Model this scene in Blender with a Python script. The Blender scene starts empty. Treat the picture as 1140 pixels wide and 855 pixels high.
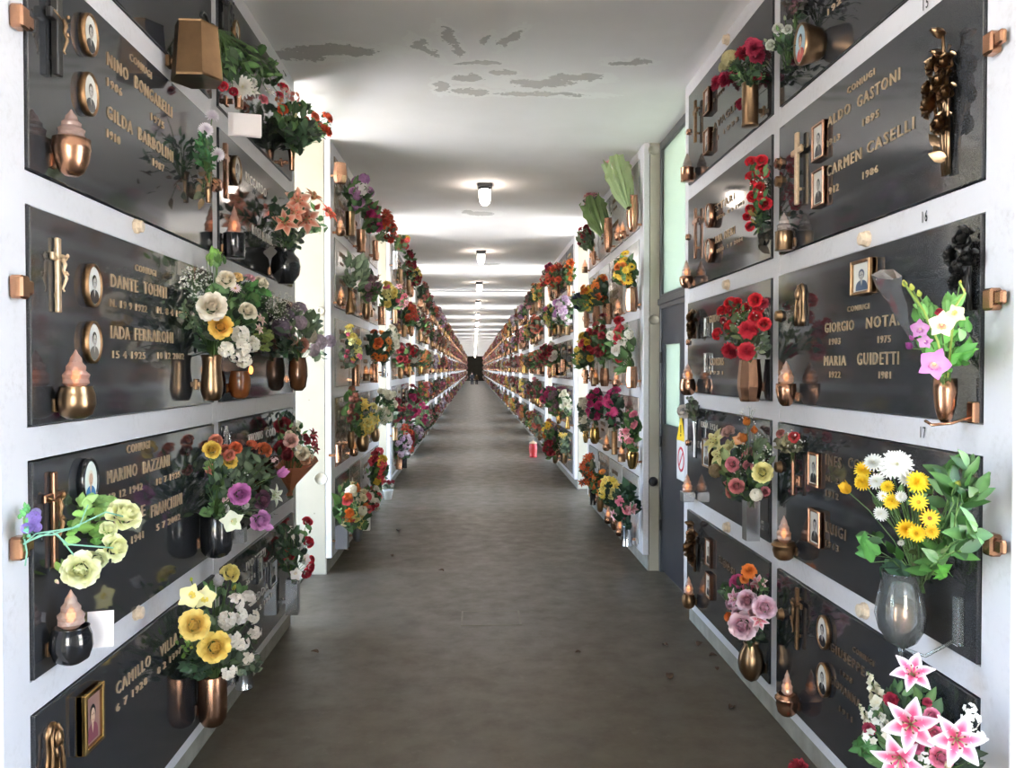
import bpy, math, random
from mathutils import Vector, Matrix, Quaternion
C = bpy.context.scene.collection
PI = math.pi
rnd = random.Random(11)

SKY_S, SUN_E, EXPO = 3.1, 125.0, 0.34
# ------------------------------------------------------------------ camera model (1140 x 855)
F = 920.0; CX, CY = 570.0, 427.5; H = 1.70
yaw = math.atan((CX - 528) / F); pit = math.atan((CY - 411) / math.hypot(F, CX - 528))
FW = Vector((math.sin(yaw) * math.cos(pit), math.cos(yaw) * math.cos(pit), -math.sin(pit)))
RT = Vector((math.cos(yaw), -math.sin(yaw), 0)); UP = RT.cross(FW)
CAM = Vector((0, 0, H))
XL, XR, ZC = -1.18, 1.417, 3.59
def ray(x, y): return FW * F + RT * (x - CX) + UP * (CY - y)
def P(side, x, y, out=0.0):
    """the point at distance `out` in front of a corridor wall"""
    d = ray(x, y); X = XL + out if side == 'L' else XR - out
    return CAM + d * (X / d.x)
def PZ(x, y, z):
    d = ray(x, y); return CAM + d * ((z - H) / d.z)
def PY(x, y, Y):
    d = ray(x, y); return CAM + d * (Y / d.y)
def mpp(p): return (p - CAM).dot(FW) / F          # metres per pixel there

# ------------------------------------------------------------------ materials
def lin(c):
    if isinstance(c, str): c = tuple(int(c[i:i + 2], 16) for i in (0, 2, 4))
    return tuple(((v / 255) / 12.92 if v / 255 <= .04045 else ((v / 255 + .055) / 1.055) ** 2.4) for v in c)
class NT:
    def __init__(s, name):
        s.m = bpy.data.materials.new(name); s.m.use_nodes = True
        s.t = s.m.node_tree; s.n = s.t.nodes; s.b = s.n['Principled BSDF']; s.o = s.n['Material Output']
    def new(s, ty, **k):
        n = s.n.new(ty)
        for a, v in k.items():
            if hasattr(n, a): setattr(n, a, v)
            else: n.inputs[a.replace('_', ' ')].default_value = v
        return n
    def link(s, a, b): s.t.links.new(a, b)
    def math(s, op, a, b=0.0, clamp=False):
        n = s.n.new('ShaderNodeMath'); n.operation = op; n.use_clamp = clamp
        for i, v in enumerate((a, b)):
            if isinstance(v, (int, float)): n.inputs[i].default_value = v
            else: s.link(v, n.inputs[i])
        return n.outputs[0]
    def mix(s, fac, a, b):
        n = s.n.new('ShaderNodeMix'); n.data_type = 'RGBA'
        if isinstance(fac, (int, float)): n.inputs[0].default_value = fac
        else: s.link(fac, n.inputs[0])
        for i, v in ((6, a), (7, b)):
            if isinstance(v, tuple): n.inputs[i].default_value = (*v[:3], 1)
            else: s.link(v, n.inputs[i])
        return n.outputs[2]
    def pos(s): return s.new('ShaderNodeNewGeometry').outputs['Position']
    def noise(s, scale, detail=3, rough=.5, vec=None, dist=0.0):
        n = s.new('ShaderNodeTexNoise'); n.inputs['Scale'].default_value = scale
        n.inputs['Detail'].default_value = detail; n.inputs['Roughness'].default_value = rough
        n.inputs['Distortion'].default_value = dist
        s.link(vec if vec is not None else s.pos(), n.inputs['Vector']); return n
    def ramp(s, fac, stops):
        n = s.new('ShaderNodeValToRGB'); e = n.color_ramp.elements
        while len(e) < len(stops): e.new(.5)
        for k, (p, c) in enumerate(stops):
            e[k].position = p; e[k].color = (*c[:3], 1) if isinstance(c, tuple) else (c, c, c, 1)
        s.link(fac, n.inputs[0]); return n.outputs[0]
    def bump(s, h, strength=.2, dist=.01):
        n = s.new('ShaderNodeBump'); n.inputs['Strength'].default_value = strength; n.inputs['Distance'].default_value = dist
        s.link(h, n.inputs['Height']); s.link(n.outputs[0], s.b.inputs['Normal'])
    def set(s, **k):
        for a, v in k.items():
            i = s.b.inputs[a.replace('_', ' ')]
            if isinstance(v, tuple) and len(v) == 3: v = (*v, 1)
            if hasattr(v, 'is_linked') or hasattr(v, 'links'): s.link(v, i)
            else: i.default_value = v
        return s
M = {}
def simple(key, name, c, rough=.5, metal=0.0, var=0.12, nscale=30, **k):
    t = NT(name); c = lin(c)
    n = t.noise(nscale, 4, .6, t.new('ShaderNodeTexCoord').outputs['Object'])
    lo = tuple(v * (1 - var) for v in c); hi = tuple(min(1, v * (1 + var)) for v in c)
    t.set(Base_Color=t.ramp(n.outputs['Fac'], ((.3, lo), (.7, hi))), Roughness=rough, Metallic=metal, **k)
    M[key] = t.m; return t
simple('copper', 'polished copper', 'a27a62', .27, 1, .14, 14)
simple('bronze', 'brushed bronze', '7f6850', .3, 1, .22, 18)
simple('darkbronze', 'patinated dark bronze', '7d6247', .4, 1, .3, 40)
simple('umber', 'dark brown bronze', '6a553e', .35, 1, .3, 8)
simple('brass', 'brass', 'b08c54', .25, 1, .1, 20)
simple('gold', 'gilded letter bronze', 'c4ab8c', .42, .6, .12, 60)
simple('silver', 'brushed steel', 'c8c8c8', .2, 1, .06, 20)
simple('blackgloss', 'black glazed ceramic', '17181b', .12, 0, .2, 10)
simple('blackiron', 'blackened iron', '2a2a2a', .4, .6, .2, 30)
simple('brownglass', 'brown glazed glass', '5a3a24', .1, .3, .25, 12)
simple('greyplastic', 'dark grey plastic', '46474b', .5, 0, .1, 10)
simple('whiteplastic', 'white plastic', 'e8e8e6', .4, 0, .04, 10)
simple('card', 'white card', 'f1e8e6', .7, 0, .03, 8)
simple('kraft', 'brown kraft paper', 'a4623c', .75, 0, .15, 18)
simple('tan', 'pale plaster cap', 'd3bfa6', .8, 0, .2, 50)
simple('letterwhite', 'pale metal letters', 'd8d4cc', .35, .5, .05, 30)
simple('letterdark', 'dark bronze letters', '6e5a46', .45, .6, .1, 30)
simple('doorblue', 'dark blue grey door paint', '1d222b', .42, 0, .22, 3)
simple('doorframe', 'dark grey door frame paint', '2c2e31', .45, 0, .15, 6)
simple('yellow', 'yellow sign print', 'f2cf2c', .5, 0, .03)
simple('red', 'red sign print', 'd23a4c', .5, 0, .03)
simple('redglass', 'red plastic lantern', 'b3262c', .3, 0, .1)
simple('ink', 'black print', '141414', .6, 0, .1)
simple('cloth_dark', 'dark clothing', '1d1c20', .9, 0, .2)
simple('cloth_brown', 'brown jacket', '5a4326', .9, 0, .2)
simple('skin', 'skin', 'c39a80', .6, 0, .05)
simple('hair', 'dark hair', '241a14', .7, 0, .2)
simple('deadleaf', 'dry brown leaf', '4a3626', .9, 0, .3)
simple('dirtplaster', 'rust stained metal cover', '6f6c60', .7, 0, .12, 12)
# petals and leaves: own colour, plus crease shade painted into the roses, lives in a colour attribute
t = NT('petals and leaves'); a = t.new('ShaderNodeAttribute', attribute_name='Col')
t.set(Base_Color=a.outputs['Color'], Roughness=.62)
tr = t.new('ShaderNodeBsdfTranslucent'); t.link(a.outputs['Color'], tr.inputs['Color'])
mx = t.new('ShaderNodeMixShader'); mx.inputs[0].default_value = .16
t.link(t.b.outputs[0], mx.inputs[1]); t.link(tr.outputs[0], mx.inputs[2]); t.link(mx.outputs[0], t.o.inputs[0]); M['plant'] = t.m
# pictures: matt print, colour attribute
t = NT('printed ceramic'); a = t.new('ShaderNodeAttribute', attribute_name='Col')
t.set(Base_Color=a.outputs['Color'], Roughness=.18); M['print'] = t.m
# faceted clear lamp glass
def glassmat(key, name, tint, tr_amt=.72, ior=1.5):
    t = NT(name); gl = t.new('ShaderNodeBsdfGlossy'); gl.inputs['Roughness'].default_value = .08
    gl.inputs['Color'].default_value = (.9, .9, .9, 1)
    tp = t.new('ShaderNodeBsdfTransparent'); tp.inputs['Color'].default_value = (*lin(tint), 1)
    df = t.new('ShaderNodeBsdfTranslucent'); df.inputs['Color'].default_value = (*lin(tint), 1)
    dd = t.new('ShaderNodeBsdfDiffuse'); dd.inputs['Color'].default_value = (*lin(tint), 1)
    m0 = t.new('ShaderNodeMixShader'); m0.inputs[0].default_value = .5; t.link(df.outputs[0], m0.inputs[1]); t.link(dd.outputs[0], m0.inputs[2])
    m1 = t.new('ShaderNodeMixShader'); m1.inputs[0].default_value = 1 - tr_amt
    t.link(tp.outputs[0], m1.inputs[1]); t.link(m0.outputs[0], m1.inputs[2])
    fr = t.new('ShaderNodeFresnel'); fr.inputs[0].default_value = ior
    m2 = t.new('ShaderNodeMixShader'); t.link(fr.outputs[0], m2.inputs[0])
    t.link(m1.outputs[0], m2.inputs[1]); t.link(gl.outputs[0], m2.inputs[2]); t.link(m2.outputs[0], t.o.inputs[0]); M[key] = t.m
glassmat('glass', 'cut glass flame', 'ecdcd4', .45)
glassmat('pinkglass', 'pink cut glass flame', 'e6c4b8', .45)
glassmat('clearglass', 'clear glass', 'f6f9f8', .87)
glassmat('amberglass', 'amber glass', 'b06a38', .4)
glassmat('wrap', 'clear plastic wrap', 'f0f2f4', .8, 1.25)
glassmat('greenwrap', 'green gauze wrap', 'c8dea8', .2)
glassmat('darkgreenwrap', 'dark green gauze wrap', '98b878', .2)
t = NT('frosted glass'); t.set(Base_Color=lin('b8c0ba'), Roughness=.35)
tr = t.new('ShaderNodeBsdfTranslucent'); tr.inputs[0].default_value = (*lin('a0aaa2'), 1)
mx = t.new('ShaderNodeMixShader'); mx.inputs[0].default_value = .8
t.link(t.b.outputs[0], mx.inputs[1]); t.link(tr.outputs[0], mx.inputs[2])
tp = t.new('ShaderNodeBsdfTransparent'); tp.inputs[0].default_value = (*lin('aab6ae'), 1); m3 = t.new('ShaderNodeMixShader'); m3.inputs[0].default_value = .45
t.link(mx.outputs[0], m3.inputs[1]); t.link(tp.outputs[0], m3.inputs[2]); t.link(m3.outputs[0], t.o.inputs[0]); M['frosted'] = t.m
def emis(key, name, c, s):
    t = NT(name); t.set(Base_Color=lin(c), Emission_Color=lin(c), Emission_Strength=s); M[key] = t.m
emis('flame', 'glowing votive bulb', 'ffa858', 2.0)
emis('tube', 'lit lamp glass', 'fff0e4', 26.0)
# polished granite
def stone(key, name, dark, lightc, rough, sc=260, lo=.45, hi=.75):
    t = NT(name); v = t.new('ShaderNodeTexCoord').outputs['Object']
    n = t.noise(sc, 2, .7, v); n2 = t.noise(3.5, 3, .5, v)
    c = t.ramp(n.outputs['Fac'], ((lo, lin(dark)), (hi, lin(lightc))))
    c = t.mix(t.math('MULTIPLY', n2.outputs['Fac'], .5), c, tuple(x * .8 for x in lin(dark)))
    t.set(Base_Color=c, Roughness=rough); t.b.inputs['IOR'].default_value = 1.5; M[key] = t.m
stone('granite', 'polished black granite', '232528', '45474a', .07, 230)
stone('granite2', 'polished grey granite', '28292b', '4c4d4f', .07, 230)
stone('marblegrey', 'pale grey marble', '8f8e8c', 'c2c0bc', .2, 90, .3, .7)
stone('marblebrown', 'brownish veined marble', '776a60', 'a3978a', .2, 40, .3, .7)
stone('marblewhite', 'off white marble', 'aeaca6', 'd0cdc6', .2, 20, .3, .7)
stone('marbledark', 'dark grey marble', '3c3e40', '6c6c6a', .12, 150, .3, .7)
# white painted frame
t = NT('white frame paint'); n = t.noise(5, 5, .65); n2 = t.noise(45, 5, .7)
sc = t.math('MULTIPLY', t.ramp(n.outputs['Fac'], ((.46, 0.0), (.74, 1.0))), t.ramp(n2.outputs['Fac'], ((.46, 0.0), (.7, 1.0))))
c = t.mix(t.math('MULTIPLY', sc, .5), lin('d3d0d2'), lin('958b82'))
t.set(Base_Color=c, Roughness=.5); t.bump(n2.outputs['Fac'], .15, .003); M['frame'] = t.m
# concrete of the block ends
t = NT('cream painted concrete'); n = t.noise(2.2, 4, .6); n2 = t.noise(40, 4, .7); v = t.new('ShaderNodeTexVoronoi'); v.inputs['Scale'].default_value = 7.0
t.link(t.pos(), v.inputs['Vector'])
pit_ = t.math('LESS_THAN', v.outputs['Distance'], .055)
c = t.mix(n.outputs['Fac'], lin('9f9a8a'), lin('bab6a6')); c = t.mix(t.math('MULTIPLY', pit_, .55), c, lin('5e5a50'))
t.set(Base_Color=c, Roughness=.75); t.bump(n2.outputs['Fac'], .12, .004); M['concrete'] = t.m
simple('curb', 'grey cement skirting', '8f8c82', .8, 0, .2, 9)
# floor
t = NT('worn cement floor'); n = t.noise(.9, 6, .6, dist=.6); n2 = t.noise(5.5, 6, .65); n3 = t.noise(90, 3, .7); n4 = t.noise(14, 4, .6)
c = t.mix(t.ramp(n.outputs['Fac'], ((.36, 0.0), (.66, 1.0))), lin('463f31'), lin('544e43'))
c = t.mix(t.math('MULTIPLY', t.ramp(n2.outputs['Fac'], ((.5, 0.0), (.75, 1.0))), .5), c, lin('3f382d'))
c = t.mix(t.math('MULTIPLY', t.ramp(n4.outputs['Fac'], ((.6, 0.0), (.78, 1.0))), .3), c, lin('7c7870'))
c = t.mix(t.math('MULTIPLY', n3.outputs['Fac'], .25), c, lin('3c362e'))
# one pour joint in the cement a little beyond the first opening
t.set(Base_Color=c, Roughness=t.ramp(n2.outputs['Fac'], ((.3, .34), (.7, .55)))); t.bump(n3.outputs['Fac'], .08, .003); M['floor'] = t.m
# ceiling with peeled patches
t = NT('white ceiling paint with peeled patches'); pos = t.pos(); fine = t.noise(32, 5, .7, pos)
nz = t.noise(7, 4, .6, pos); w = t.new('ShaderNodeVectorMath', operation='MULTIPLY_ADD')
t.link(nz.outputs['Color'], w.inputs[0]); w.inputs[1].default_value = (.22, .22, 0); t.link(pos, w.inputs[2])
peel = None
def ell(px, py, rx, ry, rot=0):
    p = PZ(px, py, ZC); k = mpp(p); q = PZ(px, py + 6, ZC); ky = abs(q.y - p.y) / 6
    return p.x, p.y, rx * k, ry * ky, rot
for (px, py, rx, ry, rot) in ((372, 56, 62, 6, 0), (330, 62, 40, 6, 0), (474, 54, 9, 13, .35), (501, 41, 9, 13, .3), (508, 56, 8, 8, .2), (543, 44, 6, 7, -.1), (570, 42, 8, 12, -.4),
        (491, 97, 8, 8, 0), (521, 87, 20, 6, 0), (560, 80, 14, 3.5, 0), (604, 93, 44, 6, 0), (640, 87, 34, 4.5, .0), (655, 83, 18, 3, 0), (523, 103, 26, 4, 0), (600, 105, 62, 2.6, 0), (700, 69, 26, 3, .0), (535, 70, 28, 2.5, .1), (535, 238, 18, 2.5, 0), (520, 236, 8, 2, 0), (545, 294, 14, 1.2, 0)):
    x, y, a_, b_, rot = ell(px, py, rx, ry, rot)
    s1 = t.new('ShaderNodeVectorMath', operation='SUBTRACT'); t.link(w.outputs[0], s1.inputs[0]); s1.inputs[1].default_value = (x + .11, y + .11, 0)
    s2 = t.new('ShaderNodeVectorRotate', rotation_type='Z_AXIS'); t.link(s1.outputs[0], s2.inputs[0]); s2.inputs['Angle'].default_value = rot
    s3 = t.new('ShaderNodeVectorMath', operation='MULTIPLY'); t.link(s2.outputs[0], s3.inputs[0]); s3.inputs[1].default_value = (1 / a_, 1 / b_, 0)
    s4 = t.new('ShaderNodeVectorMath', operation='LENGTH'); t.link(s3.outputs[0], s4.inputs[0])
    peel = s4.outputs['Value'] if peel is None else t.math('MINIMUM', peel, s4.outputs['Value'])
peel = t.math('ADD', peel, t.math('MULTIPLY', t.math('SUBTRACT', fine.outputs['Fac'], .5), 1.1))
core_ = t.math('LESS_THAN', peel, .82); rim = t.math('MULTIPLY', t.math('LESS_THAN', peel, 1.5), t.math('SUBTRACT', 1, core_))
big = t.noise(1.1, 4, .55, pos)
c = t.mix(t.ramp(big.outputs['Fac'], ((.35, 0.0), (.7, 1.0))), lin('f9f5f2'), lin('efebe6'))
c = t.mix(t.math('MULTIPLY', rim, .75), c, lin('fbf9f4')); c = t.mix(t.math('MULTIPLY', core_, .85), c, lin('b4b0a9'))
t.set(Base_Color=c, Roughness=.8); M['ceiling'] = t.m
simple('ground', 'pale gravel yard', 'eee6df', .95, 0, .12, 3)
simple('roof', 'roof slab', 'bdb9b0', .9, 0, .1, 2)
simple('endwall', 'dark far wall', '4c4b42', .9, 0, .12, 2)
simple('lawn', 'mown lawn', '686a58', .95, 0, .3, 9)

# ------------------------------------------------------------------ mesh building
class MB:
    def __init__(s): s.v = []; s.f = []; s.c = []; s.sm = []; s.mi = []
    def add(s, vs, fs, col=(1, 1, 1), smooth=True, mi=0):
        o = len(s.v); s.v.extend(vs)
        if col and isinstance(col[0], (tuple, list)): s.c.extend(col)
        else: s.c.extend([col] * len(vs))
        for f in fs: s.f.append(tuple(i + o for i in f)); s.sm.append(smooth); s.mi.append(mi)
        return s
    def merge(s, o, mat=None, col=None):
        vs = [tuple(mat @ Vector(v)) for v in o.v] if mat is not None else o.v
        k = len(s.v); s.v.extend(vs); s.c.extend(o.c if col is None else [col] * len(vs))
        s.f.extend(tuple(i + k for i in f) for f in o.f); s.sm.extend(o.sm); s.mi.extend(o.mi)
        return s
    def box(s, x0, x1, y0, y1, z0, z1, bev=0.0, mi=0, col=(1, 1, 1)):
        x0, x1 = min(x0, x1), max(x0, x1); y0, y1 = min(y0, y1), max(y0, y1); z0, z1 = min(z0, z1), max(z0, z1)
        b = min(bev, (x1 - x0) * .49, (y1 - y0) * .49, (z1 - z0) * .49)
        if b <= 0:
            vs = [(x, y, z) for z in (z0, z1) for y in (y0, y1) for x in (x0, x1)]
            return s.add(vs, [(0, 2, 3, 1), (4, 5, 7, 6), (0, 1, 5, 4), (2, 6, 7, 3), (0, 4, 6, 2), (1, 3, 7, 5)], col, False, mi)
        vs = []; idx = {}
        for sx in (0, 1):
            for sy in (0, 1):
                for sz in (0, 1):
                    X, Y, Z = (x0, x1)[sx], (y0, y1)[sy], (z0, z1)[sz]; dx, dy, dz = (b, -b)[sx], (b, -b)[sy], (b, -b)[sz]
                    for ax, p in enumerate(((X, Y + dy, Z + dz), (X + dx, Y, Z + dz), (X + dx, Y + dy, Z))):
                        idx[(sx, sy, sz, ax)] = len(vs); vs.append(p)
        fs = []
        for ax in range(3):
            for sd in (0, 1):
                o = [a for a in range(3) if a != ax]; q = []
                for (p, r) in ((0, 0), (1, 0), (1, 1), (0, 1)):
                    k = [0, 0, 0]; k[ax] = sd; k[o[0]] = p; k[o[1]] = r; q.append(idx[(*k, ax)])
                fs.append(tuple(q if (sd == 1) == (ax != 1) else q[::-1]))
        for ax in range(3):
            o = [a for a in range(3) if a != ax]
            for p in (0, 1):
                for r in (0, 1):
                    k0 = [0, 0, 0]; k1 = [0, 0, 0]; k0[ax] = 0; k1[ax] = 1
                    for k in (k0, k1): k[o[0]] = p; k[o[1]] = r
                    fs.append((idx[(*k0, o[0])], idx[(*k1, o[0])], idx[(*k1, o[1])], idx[(*k0, o[1])]))
        for sx in (0, 1):
            for sy in (0, 1):
                for sz in (0, 1): fs.append(tuple(idx[(sx, sy, sz, a)] for a in range(3)))
        return s.add(vs, fs, col, False, mi)
    def lathe(s, prof, seg=20, c=(0, 0, 0), sx=1, sy=1, col=(1, 1, 1), smooth=True, mi=0, caps=True, rot=0):
        vs = []; fs = []; n = len(prof)
        for i, (r, z) in enumerate(prof):
            for k in range(seg):
                a = 2 * PI * k / seg + rot; vs.append((c[0] + r * sx * math.cos(a), c[1] + r * sy * math.sin(a), c[2] + z))
        for i in range(n - 1):
            for k in range(seg):
                k2 = (k + 1) % seg; fs.append((i * seg + k, i * seg + k2, (i + 1) * seg + k2, (i + 1) * seg + k))
        if caps: fs.append(tuple(range(seg))[::-1]); fs.append(tuple((n - 1) * seg + k for k in range(seg)))
        return s.add(vs, fs, col, smooth, mi)
    def tube(s, pts, rs, seg=6, col=(1, 1, 1), mi=0, caps=True):
        pts = [Vector(p) for p in pts]; n = len(pts)
        if isinstance(rs, (int, float)): rs = [rs] * n
        vs = []; fs = []; ref = None
        for i, p in enumerate(pts):
            d = (pts[min(i + 1, n - 1)] - pts[max(i - 1, 0)])
            d = d.normalized() if d.length > 1e-9 else Vector((0, 0, 1))
            if ref is None: ref = Vector((0, 0, 1)) if abs(d.z) < .9 else Vector((1, 0, 0))
            u = ref - d * ref.dot(d); u.normalize(); ref = u; w = d.cross(u)
            for k in range(seg):
                a = 2 * PI * k / seg; vs.append(tuple(p + (u * math.cos(a) + w * math.sin(a)) * rs[i]))
        for i in range(n - 1):
            for k in range(seg):
                k2 = (k + 1) % seg; fs.append((i * seg + k, i * seg + k2, (i + 1) * seg + k2, (i + 1) * seg + k))
        if caps: fs.append(tuple(range(seg))[::-1]); fs.append(tuple((n - 1) * seg + k for k in range(seg)))
        return s.add(vs, fs, col, True, mi)
    def ball(s, c, rx, ry=None, rz=None, seg=12, rings=7, col=(1, 1, 1), mi=0):
        ry = ry or rx; rz = rz or rx
        prof = [(math.sin(PI * i / rings), -math.cos(PI * i / rings)) for i in range(rings + 1)]
        prof[0] = (.02, -1); prof[-1] = (.02, 1)
        m = MB().lathe(prof, seg, col=col, mi=mi)
        return s.merge(m, Matrix.Translation(Vector(c)) @ Matrix.Diagonal((rx, ry, rz, 1)))
    def mesh(s, name, mats):
        me = bpy.data.meshes.new(name); me.from_pydata(s.v, [], s.f)
        me.polygons.foreach_set('use_smooth', s.sm); me.polygons.foreach_set('material_index', s.mi)
        ca = me.color_attributes.new('Col', 'FLOAT_COLOR', 'POINT')
        buf = []
        for c in s.c: buf += [c[0], c[1], c[2], 1.0]
        ca.data.foreach_set('color', buf)
        for m in (mats if isinstance(mats, (list, tuple)) else [mats]): me.materials.append(M[m] if isinstance(m, str) else m)
        me.update(); return me
    def build(s, name, mats, parent=None, loc=(0, 0, 0), rot=(0, 0, 0)): return obj(name, s.mesh(name, mats), parent, loc, rot)
def obj(name, me, parent=None, loc=(0, 0, 0), rot=(0, 0, 0), sc=None):
    o = bpy.data.objects.new(name, me); C.objects.link(o); o.location = loc; o.rotation_euler = rot
    if sc is not None: o.scale = sc
    if parent: o.parent = parent
    return o
def tag(o, label, cat, group=None):
    o['label'] = label; o['category'] = cat
    if group: o['group'] = group
    return o
def thing(name, label, cat, loc=(0, 0, 0), rotz=0, group=None):
    o = bpy.data.objects.new(name, None); C.objects.link(o); o.location = loc; o.rotation_euler = (0, 0, rotz)
    o.empty_display_size = .05
    return tag(o, label, cat, group)
def struct(o): o['kind'] = 'structure'; return o
RZ = {'L': PI / 2, 'R': -PI / 2}; SG = {'L': 1, 'R': -1}; WX = {'L': XL, 'R': XR}
WORD = {'L': 'left', 'R': 'right'}
def wthing(name, label, cat, side, Y, z, group=None):
    """local axes: x to the right along the wall, -y out of the wall, z up"""
    return thing(name, label, cat, (WX[side], Y, z), RZ[side], group)
ROWN = ('top', 'second', 'third', 'fourth', 'bottom'); COLN = ('near', 'far')
def where(side, r, c): return f"on the {ROWN[r]} row's {COLN[c]} slab, {WORD[side]} wall"

# ------------------------------------------------------------------ setting
B0, PER, BL = 2.11, 4.77, 3.41; NB = 25
def rb(r): return 2.905 - .68 * r
YEND = B0 + PER * NB
THK = 1.6
nb_trim = 0
mb = MB(); mb.box(-1.62, 1.87, -8, YEND + 1, -.12, 0); struct(mb.build('floor', 'floor'))
mb = MB(); mb.box(-1.62 - THK, 1.87 + THK, -7.6, YEND + 1, ZC, ZC + .25); struct(mb.build('ceiling', 'ceiling'))
def panels(k):
    s = B0 + PER * k
    if k <= 0: return [(s + .13, s + 1.67), (s + 1.76, s + 3.295)]
    return [(s + .17 + i * .775, s + .17 + i * .775 + .74) for i in range(4)]
TR = [0]
for side in 'LR':
    sg = SG[side]; X = WX[side]
    for k in range(-2, NB):
        s = B0 + PER * k; e = s + BL + (-.1 if k == -1 else 0)
        mb = MB(); mb.box(X - sg * .055, X - sg * THK, s, e, 0, ZC)
        struct(mb.build('wall_' + WORD[side], 'concrete'))
        # the cement skirting a little proud of the core
        TR[0] += 1; mb = MB(); mb.box(X - sg * .04, X - sg * .056, s - .002, e + .002, 0, .135, .004); struct(mb.build(f'baseboard_{WORD[side]}', 'curb'))
        # white frame
        TR[0] += 1; mb = MB(); pn = panels(k); D0, D1 = X, X - sg * .05
        ys = [s] + [v for p in pn for v in p] + [e]
        for i in range(0, len(ys), 2): mb.box(D0, D1, ys[i], ys[i + 1], .134, ZC, .003)
        for (a_, b_) in pn:
            zz = [.134] + [v for r in (4, 3, 2, 1, 0) for v in (rb(r), rb(r) + .592)] + [ZC]
            for i in range(0, len(zz), 2): mb.box(D0 - sg * .0015, D1, a_ - .002, b_ + .002, zz[i], zz[i + 1])
        fr = struct(mb.build(f'trim_{TR[0]}', 'frame'))
        if k == 0: FRAME = fr if side == 'L' else FRAME
        if k == 0 and side == 'R': FRAMER = fr
# end wall, roof edge, outside ground
mb = MB(); mb.box(-1.62 - THK, 1.87 + THK, YEND - PER + BL + .05, YEND - PER + BL + .3, 0, ZC); struct(mb.build('wall_end', 'endwall'))
mb = MB(); mb.box(-80, 80, -60, YEND + 60, -.2, -.122); struct(mb.build('ground', 'ground'))
for side in 'LR':
    mb = MB(); x0 = WX[side] - SG[side] * (THK + 3.5); mb.box(x0, x0 - SG[side] * 4, -40, YEND + 20, -.125, -.1); TR[0] += 1; struct(mb.build(f'trim_{TR[0]}', 'lawn'))
# thresholds in the openings
for side in 'LR':
    sg = SG[side]; X = WX[side]
    for k in range(-2, NB):
        s = B0 + PER * k + BL
        mb = MB(); mb.box(X - sg * .2, X - sg * THK, s, s + PER - BL, -.12, .02, .005)
        TR[0] += 1; struct(mb.build(f'trim_{TR[0]}', 'curb'))
# expansion joint across the ceiling
mb = MB(); mb.box(XL, XR, 20.0, 20.06, ZC - .012, ZC + .01); TR[0] += 1; struct(mb.build(f'trim_{TR[0]}', 'doorframe'))

# ------------------------------------------------------------------ text
_fc = {}
def text_mb(txt, w, h, depth=.004):
    if txt not in _fc:
        cu = bpy.data.curves.new('t', 'FONT'); cu.body = txt; cu.extrude = .5; cu.resolution_u = 2; cu.space_character = 1.25
        o = bpy.data.objects.new('t', cu); C.objects.link(o)
        dg = bpy.context.evaluated_depsgraph_get(); me = o.evaluated_get(dg).to_mesh()
        vs = [tuple(v.co) for v in me.vertices]; fs = [tuple(p.vertices) for p in me.polygons]
        o.evaluated_get(dg).to_mesh_clear(); bpy.data.objects.remove(o); bpy.data.curves.remove(cu)
        x0 = min(v[0] for v in vs); x1 = max(v[0] for v in vs); y1 = max(v[1] for v in vs)
        _fc[txt] = ([((v[0] - x0) / (x1 - x0), v[2], v[1] / y1) for v in vs], fs)
    vs, fs = _fc[txt]
    # local: x right, y out(-), z up ; front faces -y
    return MB().add([(v[0] * w, -v[1] * depth - depth / 2, v[2] * h) for v in vs], [f for f in fs], smooth=False)

# ------------------------------------------------------------------ slabs of the nearest section
SO = .009
SLAB = {}
def make_slab(side, r, c, label, mat='granite'):
    a_, b_ = panels(0)[c]; g = .004
    Y = (a_ + b_) / 2; z = rb(r); root = wthing('grave_slab', label, 'grave slab', side, Y, z)
    w = (b_ - a_) / 2 - g
    MB().box(-w, w, -SO, .035, g, .592 - g, .0025).build('slab', mat, root)
    SLAB[(side, r, c)] = (root, Y, z)
def letters(side, r, c, txt, p0, p1, hpx, mat='gold'):
    root, Y, z = SLAB[(side, r, c)]
    q0 = P(side, *p0, SO); q1 = P(side, *p1, SO); sg = SG[side]
    w = (q1.y - q0.y) * sg; h = hpx * mpp(q0 * .5 + q1 * .5)
    m = text_mb(txt, w, h, .004); zz = (q0.z + q1.z) / 2
    o = m.build('lettering', mat, root, ((q0.y - Y) * sg, -SO, zz - z))
    return o
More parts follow.
